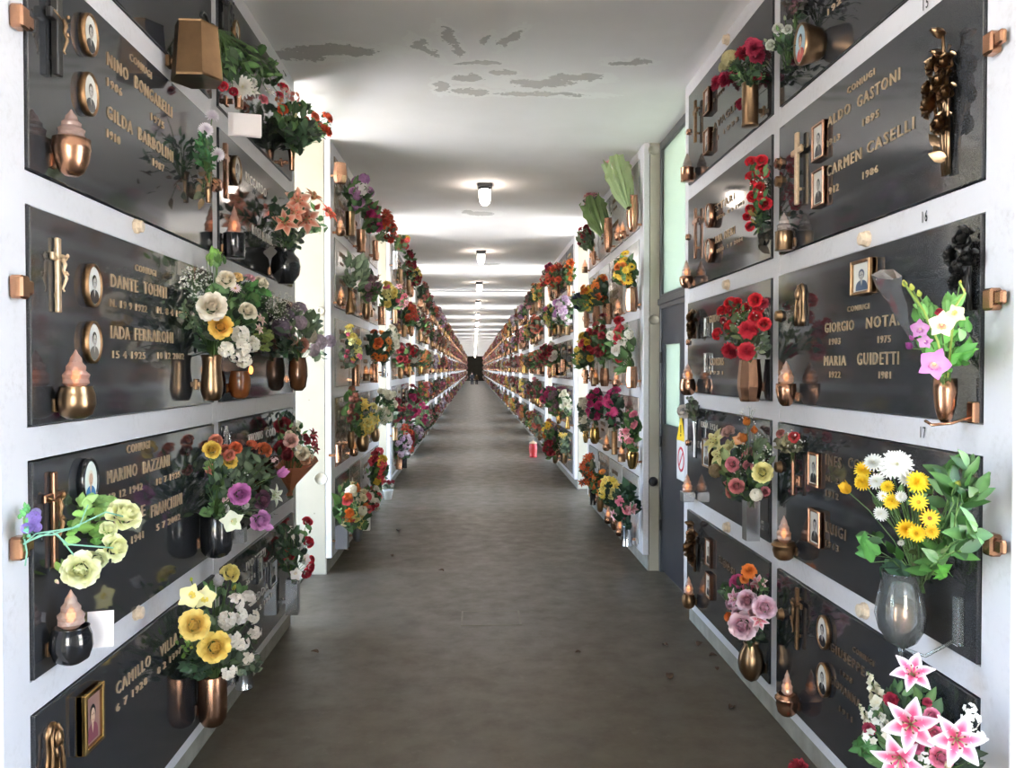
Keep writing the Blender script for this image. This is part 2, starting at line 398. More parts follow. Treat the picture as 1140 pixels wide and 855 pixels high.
SL_LAB = {
 ('L', 0, 0): 'black granite slab at the top behind the large faceted bronze vase, left wall',
 ('L', 0, 1): 'black granite slab behind the hanging red and white flowers, top of left wall',
 ('L', 1, 0): 'black granite slab with black crucifix and two oval portraits, second row left wall',
 ('L', 1, 1): 'black granite slab behind the coral lilies in a round black vase',
 ('L', 2, 0): 'black granite slab with thin gold crucifix and two oval portraits, left wall',
 ('L', 2, 1): 'black granite slab behind the mauve flowers in a brown glass vase',
 ('L', 3, 0): 'black granite slab crossed by a spray of pale yellow roses',
 ('L', 3, 1): 'black granite slab with small silver crucifix behind the paper-wrapped bouquet',
 ('L', 4, 0): 'black granite slab with gold framed photo and veiled woman relief, bottom left',
 ('L', 4, 1): 'black granite slab with white lettering beside the red and white roses',
 ('R', 0, 0): 'black granite slab with thick bronze-framed oval portrait, top right',
 ('R', 0, 1): 'black granite slab behind the crimson carnations in a bronze cylinder, top right',
 ('R', 1, 0): 'black granite slab with tall bronze rose relief, right wall',
 ('R', 1, 1): 'black granite slab with hanging garland of red roses, right wall',
 ('R', 2, 0): 'black granite slab with black rose relief and orchids, right wall',
 ('R', 2, 1): 'black granite slab behind the red roses in a faceted copper vase',
 ('R', 3, 0): 'black granite slab behind the yellow and white chrysanthemums, right wall',
 ('R', 3, 1): 'black granite slab behind the pink and cream bouquet in a square steel vase',
 ('R', 4, 0): 'black granite slab behind the pink lilies, bottom right',
 ('R', 4, 1): 'black granite slab with dark bronze rose relief beside the blue door'}
for key, lab in SL_LAB.items(): make_slab(*key, lab, 'granite' if key[2] == 0 else 'granite2')
TXT = [
 ('L', 1, 0, 'CONIUGI', (144, 70), (168, 85), 8), ('L', 1, 0, 'NINO', (119, 75), (142, 88), 14), ('L', 1, 0, 'BONGARELLI', (150, 98), (191, 131), 13),
 ('L', 1, 0, '1906', (119, 97), (135, 106), 9), ('L', 1, 0, '1975', (168, 135), (182, 143), 8), ('L', 1, 0, 'GILDA', (119, 132), (147, 149), 14),
 ('L', 1, 0, 'BARBOLINI', (154, 156), (192, 180), 13), ('L', 1, 0, '1910', (119, 153), (133, 161), 9), ('L', 1, 0, '1987', (170, 185), (182, 191), 8),
 ('L', 2, 0, 'CONIUGI', (150, 302), (173, 307), 7), ('L', 2, 0, 'DANTE', (123, 320), (153, 325), 14), ('L', 2, 0, 'TOENTI', (160, 327), (185, 332), 13),
 ('L', 2, 0, 'N. 19 9 1922', (122, 342), (163, 347), 8), ('L', 2, 0, 'M. 8 4 1996', (175, 349), (207, 354), 7), ('L', 2, 0, 'IADA', (123, 377), (144, 378), 14),
 ('L', 2, 0, 'FERRARONI', (150, 379), (192, 382), 13), ('L', 2, 0, '15 4 1925', (125, 399), (161, 399.5), 8), ('L', 2, 0, '10 12 2002', (175, 399.5), (204, 400), 7),
 ('L', 3, 0, 'CONIUGI', (141, 504), (166, 500), 9), ('L', 3, 0, 'MARINO', (119, 538), (152, 530), 14), ('L', 3, 0, 'BAZZANI', (159, 527), (188, 519), 13),
 ('L', 3, 0, '12 12 1942', (121, 557), (158, 546), 8), ('L', 3, 0, '18 7 1925', (174, 540), (200, 531), 7), ('L', 3, 0, 'ADELE', (125, 587), (161, 576), 13),
 ('L', 3, 0, 'FRANCHINI', (168, 574), (202, 563), 13), ('L', 3, 0, '1941', (146, 604), (159, 600), 8), ('L', 3, 0, '5 7 2002', (174, 590), (200, 579), 7),
 ('L', 4, 0, 'CAMILLO', (129, 770), (167, 744), 13), ('L', 4, 0, 'VILLA', (178, 730), (197, 717), 12), ('L', 4, 0, '6 7 1928', (129, 791), (163, 763), 8), ('L', 4, 0, '8 2 1997', (175, 749), (201, 728), 7),
 ('L', 1, 1, 'RICCARDO', (273, 199), (296, 222), 10), ('L', 1, 1, 'ROSA MARIA', (281, 259), (303, 275), 10),
 ('L', 3, 1, 'THOMAS', (276, 492), (292, 489), 9), ('L', 3, 1, 'COLI', (296, 487), (306, 485), 9),
 ('L', 4, 1, 'IVO', (274, 635), (282, 629), 9), ('L', 4, 1, 'VEZZI', (284, 627), (295, 619), 9), ('L', 4, 1, '25 8 1908  3 2 1991', (274, 651), (304, 624), 5),
 ('L', 4, 1, 'EDDA', (283, 670), (298, 657), 8), ('L', 4, 1, '7 5 1911', (284, 682), (302, 667), 5),
 ('R', 0, 0, '1921', (922, 15), (941, 1), 7),
 ('R', 1, 0, 'CONIUGI', (944, 104), (974, 84), 7), ('R', 1, 0, 'ALDO', (922, 142), (947, 125), 11), ('R', 1, 0, 'GASTONI', (955, 120), (1002, 89), 13),
 ('R', 1, 0, '1913', (921, 164), (935, 155), 7), ('R', 1, 0, '1895', (961, 141), (979, 129), 8), ('R', 1, 0, 'CARMEN', (921, 197), (959, 177), 12),
 ('R', 1, 0, 'CASELLI', (966, 172), (1018, 143), 13), ('R', 1, 0, '1912', (921, 219), (934, 211), 8), ('R', 1, 0, '1986', (961, 201), (978, 190), 8),
 ('R', 2, 0, 'CONIUGI', (944, 347), (968, 344), 6), ('R', 2, 0, 'GIORGIO', (919, 371), (951, 367), 11), ('R', 2, 0, 'NOTARI', (965, 366), (1010, 361), 13),
 ('R', 2, 0, '1903', (924, 384), (936, 383), 7), ('R', 2, 0, '1975', (978, 382), (992, 381), 8), ('R', 2, 0, 'MARIA', (918, 407), (942, 407), 11),
 ('R', 2, 0, 'GUIDETTI', (955, 406), (1001, 406), 14), ('R', 2, 0, '1922', (924, 420), (936, 421), 7), ('R', 2, 0, '1981', (979, 421), (992, 422), 8),
 ('R', 3, 0, 'INES', (920, 518), (937, 521), 12, 'letterdark'), ('R', 3, 0, 'CORTESI', (945, 522), (985, 529), 12, 'letterdark'), ('R', 3, 0, 'N. 2 1', (920, 536), (940, 540), 6, 'letterdark'), ('R', 3, 0, '1912', (920, 553), (934, 556), 7, 'letterdark'),
 ('R', 3, 0, 'LUIGI', (920, 594), (942, 600), 12, 'letterdark'), ('R', 3, 0, '1913', (920, 609), (934, 614), 7, 'letterdark'),
 ('R', 4, 0, 'CONIUGI', (950, 726), (973, 741), 6, 'letterdark'), ('R', 4, 0, 'GIUSEPPE', (925, 725), (963, 752), 10, 'letterdark'), ('R', 4, 0, '1908', (936, 752), (949, 761), 6, 'letterdark'),
 ('R', 4, 0, 'GIOVANNA', (925, 762), (958, 787), 9, 'letterdark'), ('R', 4, 0, '1911', (935, 793), (949, 803), 6, 'letterdark'),
 ('R', 0, 1, 'RENATO', (792, 102), (806, 92), 8, 'letterdark'), ('R', 0, 1, '3 8 1920', (791, 115), (806, 104), 4, 'letterdark'), ('R', 0, 1, 'RAVAGLIA', (791, 145), (824, 122), 8, 'letterdark'), ('R', 0, 1, '9 1 1933', (791, 160), (822, 138), 5, 'letterdark'),
 ('R', 1, 1, 'CESTARI', (790, 238), (818, 225), 8), ('R', 1, 1, '9 6 1926  8 2 1993', (791, 247), (828, 230), 4), ('R', 1, 1, 'MARIA NERI', (790, 273), (818, 262), 8), ('R', 1, 1, '4 1 1930  5 9 2004', (791, 284), (827, 269), 4),
 ('R', 2, 1, 'GUIDO', (790, 360), (801, 357), 8), ('R', 2, 1, 'CORDIS', (791, 406), (806, 407), 8), ('R', 2, 1, '1931', (791, 416), (805, 418), 4),
 ('R', 3, 1, 'ERIA', (781, 475), (789, 477), 6, 'letterwhite'), ('R', 3, 1, '1924', (791, 478), (799, 480), 7, 'letterwhite'),
 ('R', 4, 1, 'ELENA', (801, 626), (813, 634), 7, 'letterdark'), ('R', 4, 1, 'BOSI', (806, 632), (818, 640), 7, 'letterdark')]
for e in TXT: letters(*e[:7], *(e[7:] or (('letterwhite',) if e[0] == 'L' and e[2] == 1 else ())))
# painted grave numbers on the white frame
for (txt, x, y) in (('15', 1028, 12), ('16', 1027, 248), ('17', 1025, 487), ('18', 1005, 745)):
    q = P('R', x, y, .0015); m = text_mb(txt, .03, .035, .001)
    o = m.build('number_mark', 'ink', None, (XR - .0025, q.y, q.z), (0, 0, RZ['R'])); o.parent = FRAMER

# ------------------------------------------------------------------ wall ornaments
def picture_cols():
    pass
def portrait_mb(w, h, oval, colour=False, hair='2a2522', cloth='26262a', bg='d8d4ca', seed=0, y=0.0):
    """printed head-and-shoulders picture in local x,z; relief layers a hair apart"""
    m = MB(); r = random.Random(seed); bgc = lin(bg)
    def poly(pts, yy, col): m.add([(p[0], yy, p[1]) for p in pts], [tuple(range(len(pts)))], lin(col), False)
    if oval: poly([(w * math.cos(2 * PI * k / 28), h * math.sin(2 * PI * k / 28)) for k in range(28)], y, bg)
    else: poly([(-w, -h), (w, -h), (w, h), (-w, h)], y, bg)
    sk = 'c8a48c' if colour else 'aaa59e'
    sh = []
    for k in range(17):
        a = PI * k / 16; px = math.cos(a) * w * .72; pz = -h * .92 + math.sin(a) ** .6 * h * .72
        if oval: 
            lim = math.sqrt(max(0, 1 - (px / w) ** 2)) * h; pz = max(pz, -lim * .96)
        sh.append((px, pz))
    if oval: sh += [(w * .72 * math.cos(a), -h * math.sqrt(max(0, 1 - (.72 * math.cos(a)) ** 2)) * .97) for a in [PI - PI * k / 10 for k in range(11)]]
    poly(sh, y - .0008, cloth)
    poly([(-w * .1, -h * .35), (0, -h * .62), (w * .1, -h * .35), (w * .13, 0), (-w * .13, 0)], y - .0012, sk)
    poly([(w * .36 * math.cos(2 * PI * k / 18), h * .2 + h * .37 * math.sin(2 * PI * k / 18)) for k in range(18)], y - .0016, hair)
    poly([(w * .28 * math.cos(2 * PI * k / 18), h * .1 + h * .32 * math.sin(2 * PI * k / 18)) for k in range(18)], y - .002, sk)
    for s_ in (-1, 1): poly([(s_ * w * .11 + w * .05 * math.cos(2 * PI * k / 6), h * .16 + h * .03 * math.sin(2 * PI * k / 6)) for k in range(6)], y - .0024, '3a332e')
    poly([(-w * .1, -h * .06), (w * .1, -h * .06), (0, -h * .1)], y - .0024, '7a5248')
    return m
NP = [0]
def oval_photo(side, x, yc, hpx, label, aspect=.74, thick=.022, frame='darkbronze', **k):
    q = P(side, x, yc, SO + thick); s = mpp(q); hh = hpx * s / 2; ww = hh * aspect; NP[0] += 1
    root = wthing('oval_portrait', label, 'portrait', side, q.y, q.z)
    m = MB(); prof = [(1.0, 0), (1.02, -thick * .5), (1.0, -thick * .92), (.95, -thick), (.88, -thick * .9), (.86, -thick * .6)]
    mm = MB().lathe(prof, 32, caps=True); m.merge(mm, Matrix.Translation((0, -SO, 0)) @ Matrix(((ww, 0, 0, 0), (0, 0, 1, 0), (0, hh, 0, 0), (0, 0, 0, 1))))
    m.build('rim', frame, root)
    portrait_mb(ww * .87, hh * .87, True, seed=NP[0], y=-SO - thick * .75, **k).build('picture', 'print', root)
    return root
def rect_photo(side, x, y0, y1, label, wm=None, thick=.02, frame='copper', border=.012, **k):
    yc = (y0 + y1) / 2; q = P(side, x, yc, SO + thick); s = mpp(q); hh = (y1 - y0) * s / 2; ww = (wm or hh * .75 * 2) / 2; NP[0] += 1
    root = wthing('framed_photo', label, 'framed photo', side, q.y, q.z)
    m = MB(); b = border
    m.box(-ww, ww, -SO - thick * .6, -SO, -hh, hh)
    for (a0, a1, c0, c1) in ((-ww, -ww + b, -hh, hh), (ww - b, ww, -hh, hh), (-ww + b, ww - b, -hh, -hh + b), (-ww + b, ww - b, hh - b, hh)):
        m.box(a0, a1, -SO - thick, -SO, c0, c1, .003)
    m.build('rim', frame, root)
    portrait_mb(ww - b, hh - b, False, seed=NP[0], y=-SO - thick * .6 - .001, **k).build('picture', 'print', root)
    return root
def cross(side, x, y0, y1, label, mat='gold', corpus=True, wide=.42, bar=.024, out=.008, thick=.012, cmat=None, armz=.26):
    q0 = P(side, x, y1, SO + out); q1 = P(side, x, y0, SO + out); h = q1.z - q0.z; w = h * wide / 2
    root = wthing('crucifix' if corpus else 'cross', label, 'cross', side, q0.y, q0.z)
    m = MB(); y_ = -SO - out
    m.box(-bar / 2, bar / 2, y_ - thick / 2, y_ + thick / 2, 0, h, .003); za = h * (1 - armz)
    m.box(-w, w, y_ - thick / 2 + .001, y_ + thick / 2 - .001, za - bar / 2, za + bar / 2, .003)
    m.box(-.006, .006, y_, -SO, h * .2, h * .2 + .012); m.box(-.006, .006, y_, -SO, h * .8, h * .8 + .012)
    m.build('cross_bars', mat, root)
    if corpus:
        c = MB(); yb = y_ - thick / 2 - .008; u = h
        c.tube([(0, yb, za - .015 * u), (.004, yb - .004, za - .1 * u), (0, yb - .002, za - .17 * u), (.004, yb - .008, za - .28 * u), (-.002, yb, za - .42 * u), (0, yb - .004, za - .46 * u)], [.022 * u, .03 * u, .024 * u, .024 * u, .015 * u, .012 * u], 8)
        for s_ in (-1, 1): c.tube([(s_ * .012, yb, za - .04 * u), (s_ * w * .55, yb, za - .02 * u), (s_ * w * .95, yb + .004, za + .005)], [.014 * u, .011 * u, .008 * u], 6)
        c.ball((.006, yb - .01, za + .02 * u), .024 * u, .024 * u, .03 * u, 8, 6)
        c.tube([(-.018 * u, yb - .01, za - .2 * u), (.018 * u, yb - .012, za - .24 * u)], .022 * u, 6)
        c.build('corpus', cmat or mat, root)
    return root
def stud(side, x, y, label, s=.028, mat='copper', group=None, flat=False, out=0.0):
    q = P(side, x, y, .02 + out); root = MB()
    m = MB(); prof = [(1, 0), (1, .35), (.82, .5), (.8, .9), (.55, 1.0)]
    mm = MB().lathe(prof, 8 if flat else 12, smooth=not flat, rot=PI / 8); m.merge(mm, Matrix.Translation((0, -out, 0)) @ Matrix(((s, 0, 0, 0), (0, 0, -s * 1.1, 0), (0, s, 0, 0), (0, 0, 0, 1))))
    o = m.build('fixing_stud', mat, None, (WX[side], q.y, q.z), (0, 0, RZ[side])); return tag(o, label, 'stud', group)
def clip(side, x, y, label):
    q = P(side, x, y, .02); s = .03
    root = wthing('slab_clip', label, 'clip', side, q.y, q.z)
    MB().box(-s, s * .4, -.035, 0, -s, s, .006).build('block', 'copper', root)
    MB().box(s * .4, s * 1.5, -.028, -SO, -s * .55, s * .7, .005).build('jaw', 'copper', root)
    return root
def veil_relief(side, x, y0, y1, label, wm, mat='bronze'):
    q0 = P(side, x, y1, .03); q1 = P(side, x, y0, .03); h = q1.z - q0.z; w = wm
    root = wthing('veiled_woman_relief', label, 'relief', side, q0.y, q0.z); m = MB(); yy = -SO
    ring = 20
    pr = [(0.62, 0), (.7, .12), (.6, .3), (.46, .5), (.52, .68), (.56, .8), (.5, .9), (.32, .97), (.05, 1)]
    mm = MB().lathe(pr, ring); m.merge(mm, Matrix.Translation((0, yy, 0)) @ Matrix.Diagonal((w, w * .55, h, 1)))
    for s_ in (-1, 1): m.tube([(s_ * w * .16, yy - w * .26, h * .95), (s_ * w * .47, yy - w * .28, h * .8), (s_ * w * .44, yy - w * .3, h * .58), (s_ * w * .56, yy - w * .34, h * .28), (s_ * w * .55, yy - w * .32, 0)], [.08 * w, .1 * w, .09 * w, .12 * w, .1 * w], 7)
    m.tube([(w * .1, yy - w * .36, h * .4), (-w * .1, yy - w * .4, 0)], [.05 * w, .06 * w], 6)
    m.build('veil', mat, root)
    f = MB(); f.ball((0, yy - w * .32, h * .74), w * .33, w * .3, h * .15, 12, 8); f.ball((0, yy - w * .55, h * .7), w * .05, w * .09, h * .05, 6, 5)
    f.ball((0, yy - w * .5, h * .625), w * .11, w * .06, h * .015, 6, 4)
    for s_ in (-1, 1): f.ball((s_ * w * .12, yy - w * .52, h * .75), w * .07, w * .05, h * .014, 6, 4)
    f.tube([(0, yy - w * .2, h * .6), (0, yy - w * .26, h * .42)], w * .16, 8)
    f.build('face', mat, root); return root

# ------------------------------------------------------------------ flowers
def petal(m, az, r0, z0, L, W, a0, a1, c0, c1, cup=.25, nu=4, nv=2, tip=.5, edge=None, mid=None, ruff=0, rr=None):
    """one petal starting r0 from the axis, rising at angle a0 and curling to a1 (radians above the horizontal)"""
    ca, sa = math.cos(az), math.sin(az); r, z = r0, z0; vs = []; cs = []
    for i in range(nu + 1):
        u = i / nu; an = a0 + (a1 - a0) * u
        wd = W * (math.sin(PI * min(1, (.12 + .88 * u)) ** (tip * 1.4)) if i < nu else .0) + W * .12 * (1 - u)
        if i == nu: wd = W * .08 if tip < .75 else W * .3
        for j in range(-nv, nv + 1):
            v = j / nv; n = cup * wd * v * v
            rad = r - math.sin(an) * n; zz = z + math.cos(an) * n
            if ruff and rr: zz += rr.uniform(-ruff, ruff) * u
            vs.append((ca * rad - sa * wd * v, sa * rad + ca * wd * v, zz))
            t_ = u; c = tuple(c0[k] * (1 - t_) + c1[k] * t_ for k in range(3))
            if mid is not None:
                f = max(0, min(1, 1.45 - abs(v) * 1.7)) * (1 - max(0, u - .55) / .45); c = tuple(c[k] * (1 - f) + mid[k] * f for k in range(3))
            cs.append(c)
        r += math.cos(an) * L / nu; z += math.sin(an) * L / nu
    n = 2 * nv + 1; fs = []
    for i in range(nu):
        for j in range(n - 1): fs.append((i * n + j, i * n + j + 1, (i + 1) * n + j + 1, (i + 1) * n + j))
    m.add(vs, fs, cs)
D = math.radians
_ft = {}
def mixc(a, b, t): return tuple(a[k] * (1 - t) + b[k] * t for k in range(3))
def flower_mb(kind, col, lod=0):
    key = (kind, col, lod)
    if key in _ft: return _ft[key]
    r = random.Random(hash((kind, col)) if False else sum(map(ord, kind + str(col))))
    cs = [lin(c) for c in col.split('/')]; c1 = cs[0]; c0 = cs[1] if len(cs) > 1 else tuple(v * .75 for v in c1); c2 = cs[2] if len(cs) > 2 else c0
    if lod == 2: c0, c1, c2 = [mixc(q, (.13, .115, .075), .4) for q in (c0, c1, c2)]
    m = MB(); nu, nv = (4, 2) if lod == 0 else ((3, 1) if lod == 1 else (2, 1))
    if kind == 'rose':
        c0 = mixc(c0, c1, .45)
        if lod == 0: lay = ((3, .04, .1, .66, .26, 84, 112), (4, .14, .07, .7, .36, 82, 106), (4, .27, .04, .68, .44, 80, 92), (5, .4, .0, .64, .48, 76, 58), (5, .5, -.04, .56, .52, 58, 0), (6, .5, -.1, .52, .46, 30, -50))
        elif lod == 1: lay = ((3, .03, .05, .62, .26, 82, 110), (4, .12, .02, .62, .4, 78, 76), (5, .26, 0, .7, .48, 62, 10), (5, .32, -.05, .72, .46, 38, -30))
        else: lay = ((3, .06, .05, .6, .36, 80, 104), (4, .2, 0, .85, .55, 62, 0))
        for li, (n, r0, z0, L, W, a0, a1) in enumerate(lay):
            f = li / (len(lay) - 1); off = li * .7 + r.random() * .4
            for k in range(n):
                e = mixc(c0, c1, min(1, f * .75 + .25)); v = r.uniform(.92, 1.06); e = tuple(min(1, q * v) for q in e)
                petal(m, off + 2 * PI * k / n + r.uniform(-.12, .12), r0 * r.uniform(.9, 1.1), z0 + r.uniform(-.02, .02) + (.03 if k % 2 else 0), L * r.uniform(.94, 1.06), W, D(a0 + r.uniform(-5, 5)), D(a1 + r.uniform(-12, 12)), tuple(q * .82 for q in mixc(c0, e, .15)), e, .6, nu + 1, nv, .85)  # petal bases darkened on top of their own tone, painting in crease shade
        m.ball((0, 0, .16), .3, .3, .26, 8, 5, col=mixc(c0, c1, .4))
        for k in range(4): petal(m, k * PI / 2, .03, -.06, .5, .1, D(10), D(-30), lin('4b6b34'), lin('5d7d40'), .2, 2, 1)
    elif kind in ('carnation', 'pompom'):
        n = 70 if lod == 0 else (26 if lod == 1 else 14)
        for k in range(n):
            e = math.asin((k + .5) / n * 1.25 - .25); az = k * 2.39996
            L = (.95 if kind == 'pompom' else r.uniform(.8, 1.0)); W = (.13 if kind == 'pompom' else .26) * (1 if lod == 0 else 1.7)
            petal(m, az, .0, .0, L, W, e + .1, e - (.2 if kind == 'pompom' else .4), c0, mixc(c1, c0, r.random() * .25), .5, 2, 1, .9, ruff=.0 if kind == 'pompom' else .12, rr=r)
    elif kind in ('daisy', 'mum', 'gerbera'):
        rows = {'daisy': ((16, .18, .9, .13, 14, -8),), 'gerbera': ((20, .2, .85, .12, 12, -6), (14, .18, .6, .1, 30, 12)), 'mum': ((18, .1, .95, .13, 6, -20), (16, .1, .85, .13, 28, 4), (13, .08, .7, .13, 48, 28), (9, .05, .5, .12, 68, 60))}[kind]
        if lod: rows = rows[:2]
        for (n, r0, L, W, a0, a1) in rows:
            if lod: n = n * 2 // 3; W *= 1.5
            o_ = r.random()
            for k in range(n): petal(m, o_ + 2 * PI * k / n, r0, .02, L * r.uniform(.9, 1.05), W, D(a0 + r.uniform(-5, 5)), D(a1), c0 if kind == 'mum' else c1, c1, .2, 2, 1, .75)
        m.ball((0, 0, .02), .24 if kind != 'mum' else .14, .24 if kind != 'mum' else .14, .12, 8, 5, col=c2)
    elif kind in ('lily', 'star'):
        mid = cs[1] if len(cs) > 1 else None; W = .3 if kind == 'lily' else .22
        for k in range(6):
            petal(m, k * PI / 3, .04, 0 if k % 2 else .02, 1.25, W * (1.1 if k % 2 else .9), D(58), D(-28), c1, c1, .3, 6 if lod == 0 else 3, 3 if lod == 0 else nv, .62, mid=mid)
        if lod < 2:
            for k in range(6):
                a = k * PI / 3 + .5; e = (.28 * math.cos(a), .28 * math.sin(a), .62)
                m.tube([(0, 0, .05), e], .018, 4, lin('b9c98a')); m.ball(e, .06, .04, .035, 6, 4, col=lin('6b3a22'))
    elif kind == 'orchid':
        for k, (L, W) in enumerate(((1.0, .34), (.9, .5), (.95, .33), (.95, .33), (.9, .5))):
            petal(m, PI / 2 + k * 2 * PI / 5, .05, 0, L, W, D(28), D(-4), mixc(c1, (1, 1, 1), .3), c1, .15, nu, nv, .7)
        for s_ in (-1, 0, 1): petal(m, -PI / 2 + s_ * .7, .03, .04, .45, .18, D(60), D(-10), c2, c0, .5, 3, 1, .8)
        m.ball((0, 0, .12), .1, .1, .12, 8, 5, col=lin('f5e6b0'))
    elif kind == 'tulip':
        for li, (n, L, W, a0, a1) in enumerate(((3, 1.15, .42, 62, 108), (3, 1.2, .48, 52, 100))):
            for k in range(n): petal(m, li + 2 * PI * k / n, .06, 0, L, W, D(a0), D(a1), c0, c1, .5, nu, nv, .7)
    elif kind == 'bud':
        for k in range(4): petal(m, k * PI / 2, .03, -.2, 1.3, .4, D(62), D(122), c0, c1, .6, nu, nv, .7)
    elif kind == 'blossom':
        for k in range(7 if lod == 0 else 5):
            e = math.asin(min(1, (k + .5) / 7)); az = k * 2.39996; d = Vector((math.cos(e) * math.cos(az), math.cos(e) * math.sin(az), math.sin(e) + .3)).normalized(); s_ = MB(); cc = mixc(c1, c0, r.random() * .5)
            for q in range(4): petal(s_, q * PI / 2 + r.random() * .3, .05, 0, .95, .46, D(24), D(-16), mixc(cc, c2, .5), cc, .2, 3, 2, .9)
            fr = r.uniform(.46, .58); m.merge(s_, Matrix.Translation(d * r.uniform(.55, .75)) @ d.to_track_quat('Z', 'Y').to_matrix().to_4x4() @ Matrix.Diagonal((fr, fr, fr, 1)))
    elif kind in ('hydrangea', 'floret'):
        n = (18 if kind == 'hydrangea' else 6) if lod == 0 else (10 if kind == 'hydrangea' else 5)
        m.ball((0, 0, .1), .58, .58, .55, 10, 6, col=mixc(c0, lin('66744c'), .55)) if kind == 'hydrangea' else None
        fr = (.45 if kind == 'hydrangea' else .5) * (1 if lod == 0 else 1.3)
        for k in range(n):
            e = math.asin(min(1, (k + .6) / n)); az = k * 2.39996; d = Vector((math.cos(e) * math.cos(az), math.cos(e) * math.sin(az), math.sin(e)))
            s_ = MB(); cc = mixc(c1, c0, r.random() * .4)
            for j in range(4 if kind == 'hydrangea' else 5): petal(s_, j * 2 * PI / (4 if kind == 'hydrangea' else 5), .02, 0, .95, .45, D(20), D(-14), mixc(cc, c2, .35), cc, .15, 2, 1, .85)
            m.merge(s_, Matrix.Translation(d * .74) @ d.to_track_quat('Z', 'Y').to_matrix().to_4x4() @ Matrix.Diagonal((fr, fr, fr, 1)))
    elif kind == 'spike':
        n = 13 if lod == 0 else 8
        for k in range(n):
            u = k / n; az = k * 2.4; s_ = MB()
            for j in range(4): petal(s_, j * PI / 2, .0, 0, 1, .5, D(50), D(10), c0, c1, .4, 2, 1, .7)
            d = Vector((math.cos(az), math.sin(az), .5)).normalized(); q = (.42 * (1 - u) + .16)
            m.merge(s_, Matrix.Translation((.18 * math.cos(az) * (1 - u), .18 * math.sin(az) * (1 - u), -1 + 2 * u)) @ d.to_track_quat('Z', 'Y').to_matrix().to_4x4() @ Matrix.Diagonal((q, q, q, 1)))
        m.tube([(0, 0, -1.2), (0, 0, 1)], .03, 4, lin('7f9a58'))
    _ft[key] = m; return m
PARTNAME = {'rose': 'rose', 'carnation': 'carnation', 'pompom': 'pompom_flower', 'daisy': 'daisy', 'mum': 'chrysanthemum', 'gerbera': 'gerbera', 'lily': 'lily', 'star': 'star_flower', 'orchid': 'orchid', 'tulip': 'tulip', 'bud': 'flower_bud', 'hydrangea': 'hydrangea_head', 'floret': 'blossom', 'blossom': 'blossom', 'spike': 'flower_spike'}
_fm = {}
def flower_mesh(kind, col, lod=0):
    k = (kind, col, lod)
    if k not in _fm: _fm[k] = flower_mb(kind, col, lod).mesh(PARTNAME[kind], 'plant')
    return _fm[k]
def leaf(m, p, d, nrm, L, W, col, fold=.25, droop=.3, n=4):
    p = Vector(p); d = Vector(d).normalized(); nrm = Vector(nrm); nrm = (nrm - d * nrm.dot(d))
    nrm = nrm.normalized() if nrm.length > 1e-6 else Vector((0, 0, 1)).cross(d).normalized()
    sd = d.cross(nrm); vs = []; cs = []; q = p.copy()
    c2 = tuple(min(1, v * 1.35) for v in col)
    for i in range(n + 1):
        u = i / n; w = W * math.sin(PI * (.06 + .94 * u) ** .85) if i < n else 0.0
        w = max(w, W * .04)
        dd = (d - nrm * droop * u).normalized()
        vs += [tuple(q - sd * w + nrm * fold * w), tuple(q), tuple(q + sd * w + nrm * fold * w)]; cs += [col, c2, col]
        q = q + dd * (L / n)
    fs = []
    for i in range(n):
        a = i * 3; fs += [(a, a + 1, a + 4, a + 3), (a + 1, a + 2, a + 5, a + 4)]
    m.add(vs, fs, cs)
GREENS = ('2f4a2a', '3c5a30', '466638', '24391f', '557544')
DARKG = ('1f3222', '263d28', '2e4a30', '1a2a1c')
GREY = ('5d6b55', '4b5a48', '6f7a62', '3c4a3c')
BRIGHT = ('4f8a34', '5fa03c', '3f7a30', '74ad4c', '356a2a')
OLIVE = ('6d7a48', '7c8a58', '59683c', '8a9a68')
def axis_of(side): return Vector((SG[side], 0, 0))
def add_flower(root, kind, col, pos, r, d, lod=0, label=None, spin=None):
    q = Vector(d).normalized().to_track_quat('Z', 'Y') @ Quaternion((0, 0, 1), rnd.uniform(0, 6.28) if spin is None else spin)
    o = obj(PARTNAME[kind], flower_mesh(kind, col, lod), root, Vector(pos) - root.location, q.to_euler(), (r, r, r))
    if label: o['label'] = label
    return o
def sprig(m, a, b, n, L, W, pal, bend=.03):
    """a stem with alternating leaves"""
    a, b = Vector(a), Vector(b); d = b - a; pts = []
    w = Vector((rnd.uniform(-1, 1), rnd.uniform(-1, 1), rnd.uniform(-.3, 1))) * bend
    for i in range(6): u = i / 5; pts.append(a + d * u + w * math.sin(PI * u))
    m.tube(pts, [.0022] * 6, 4, lin('5a7a40'))
    for i in range(n):
        u = .25 + .75 * (i + .5) / n; k = min(4, int(u * 5)); p = pts[k].lerp(pts[k + 1], u * 5 - k)
        sd = Vector((rnd.uniform(-1, 1), rnd.uniform(-1, 1), rnd.uniform(-.4, .8))); dd = d.normalized() * .6 + sd
        leaf(m, p, dd, (rnd.uniform(-.5, .5), -1, rnd.uniform(0, .8)), L * rnd.uniform(.75, 1.15), W, lin(rnd.choice(pal)))
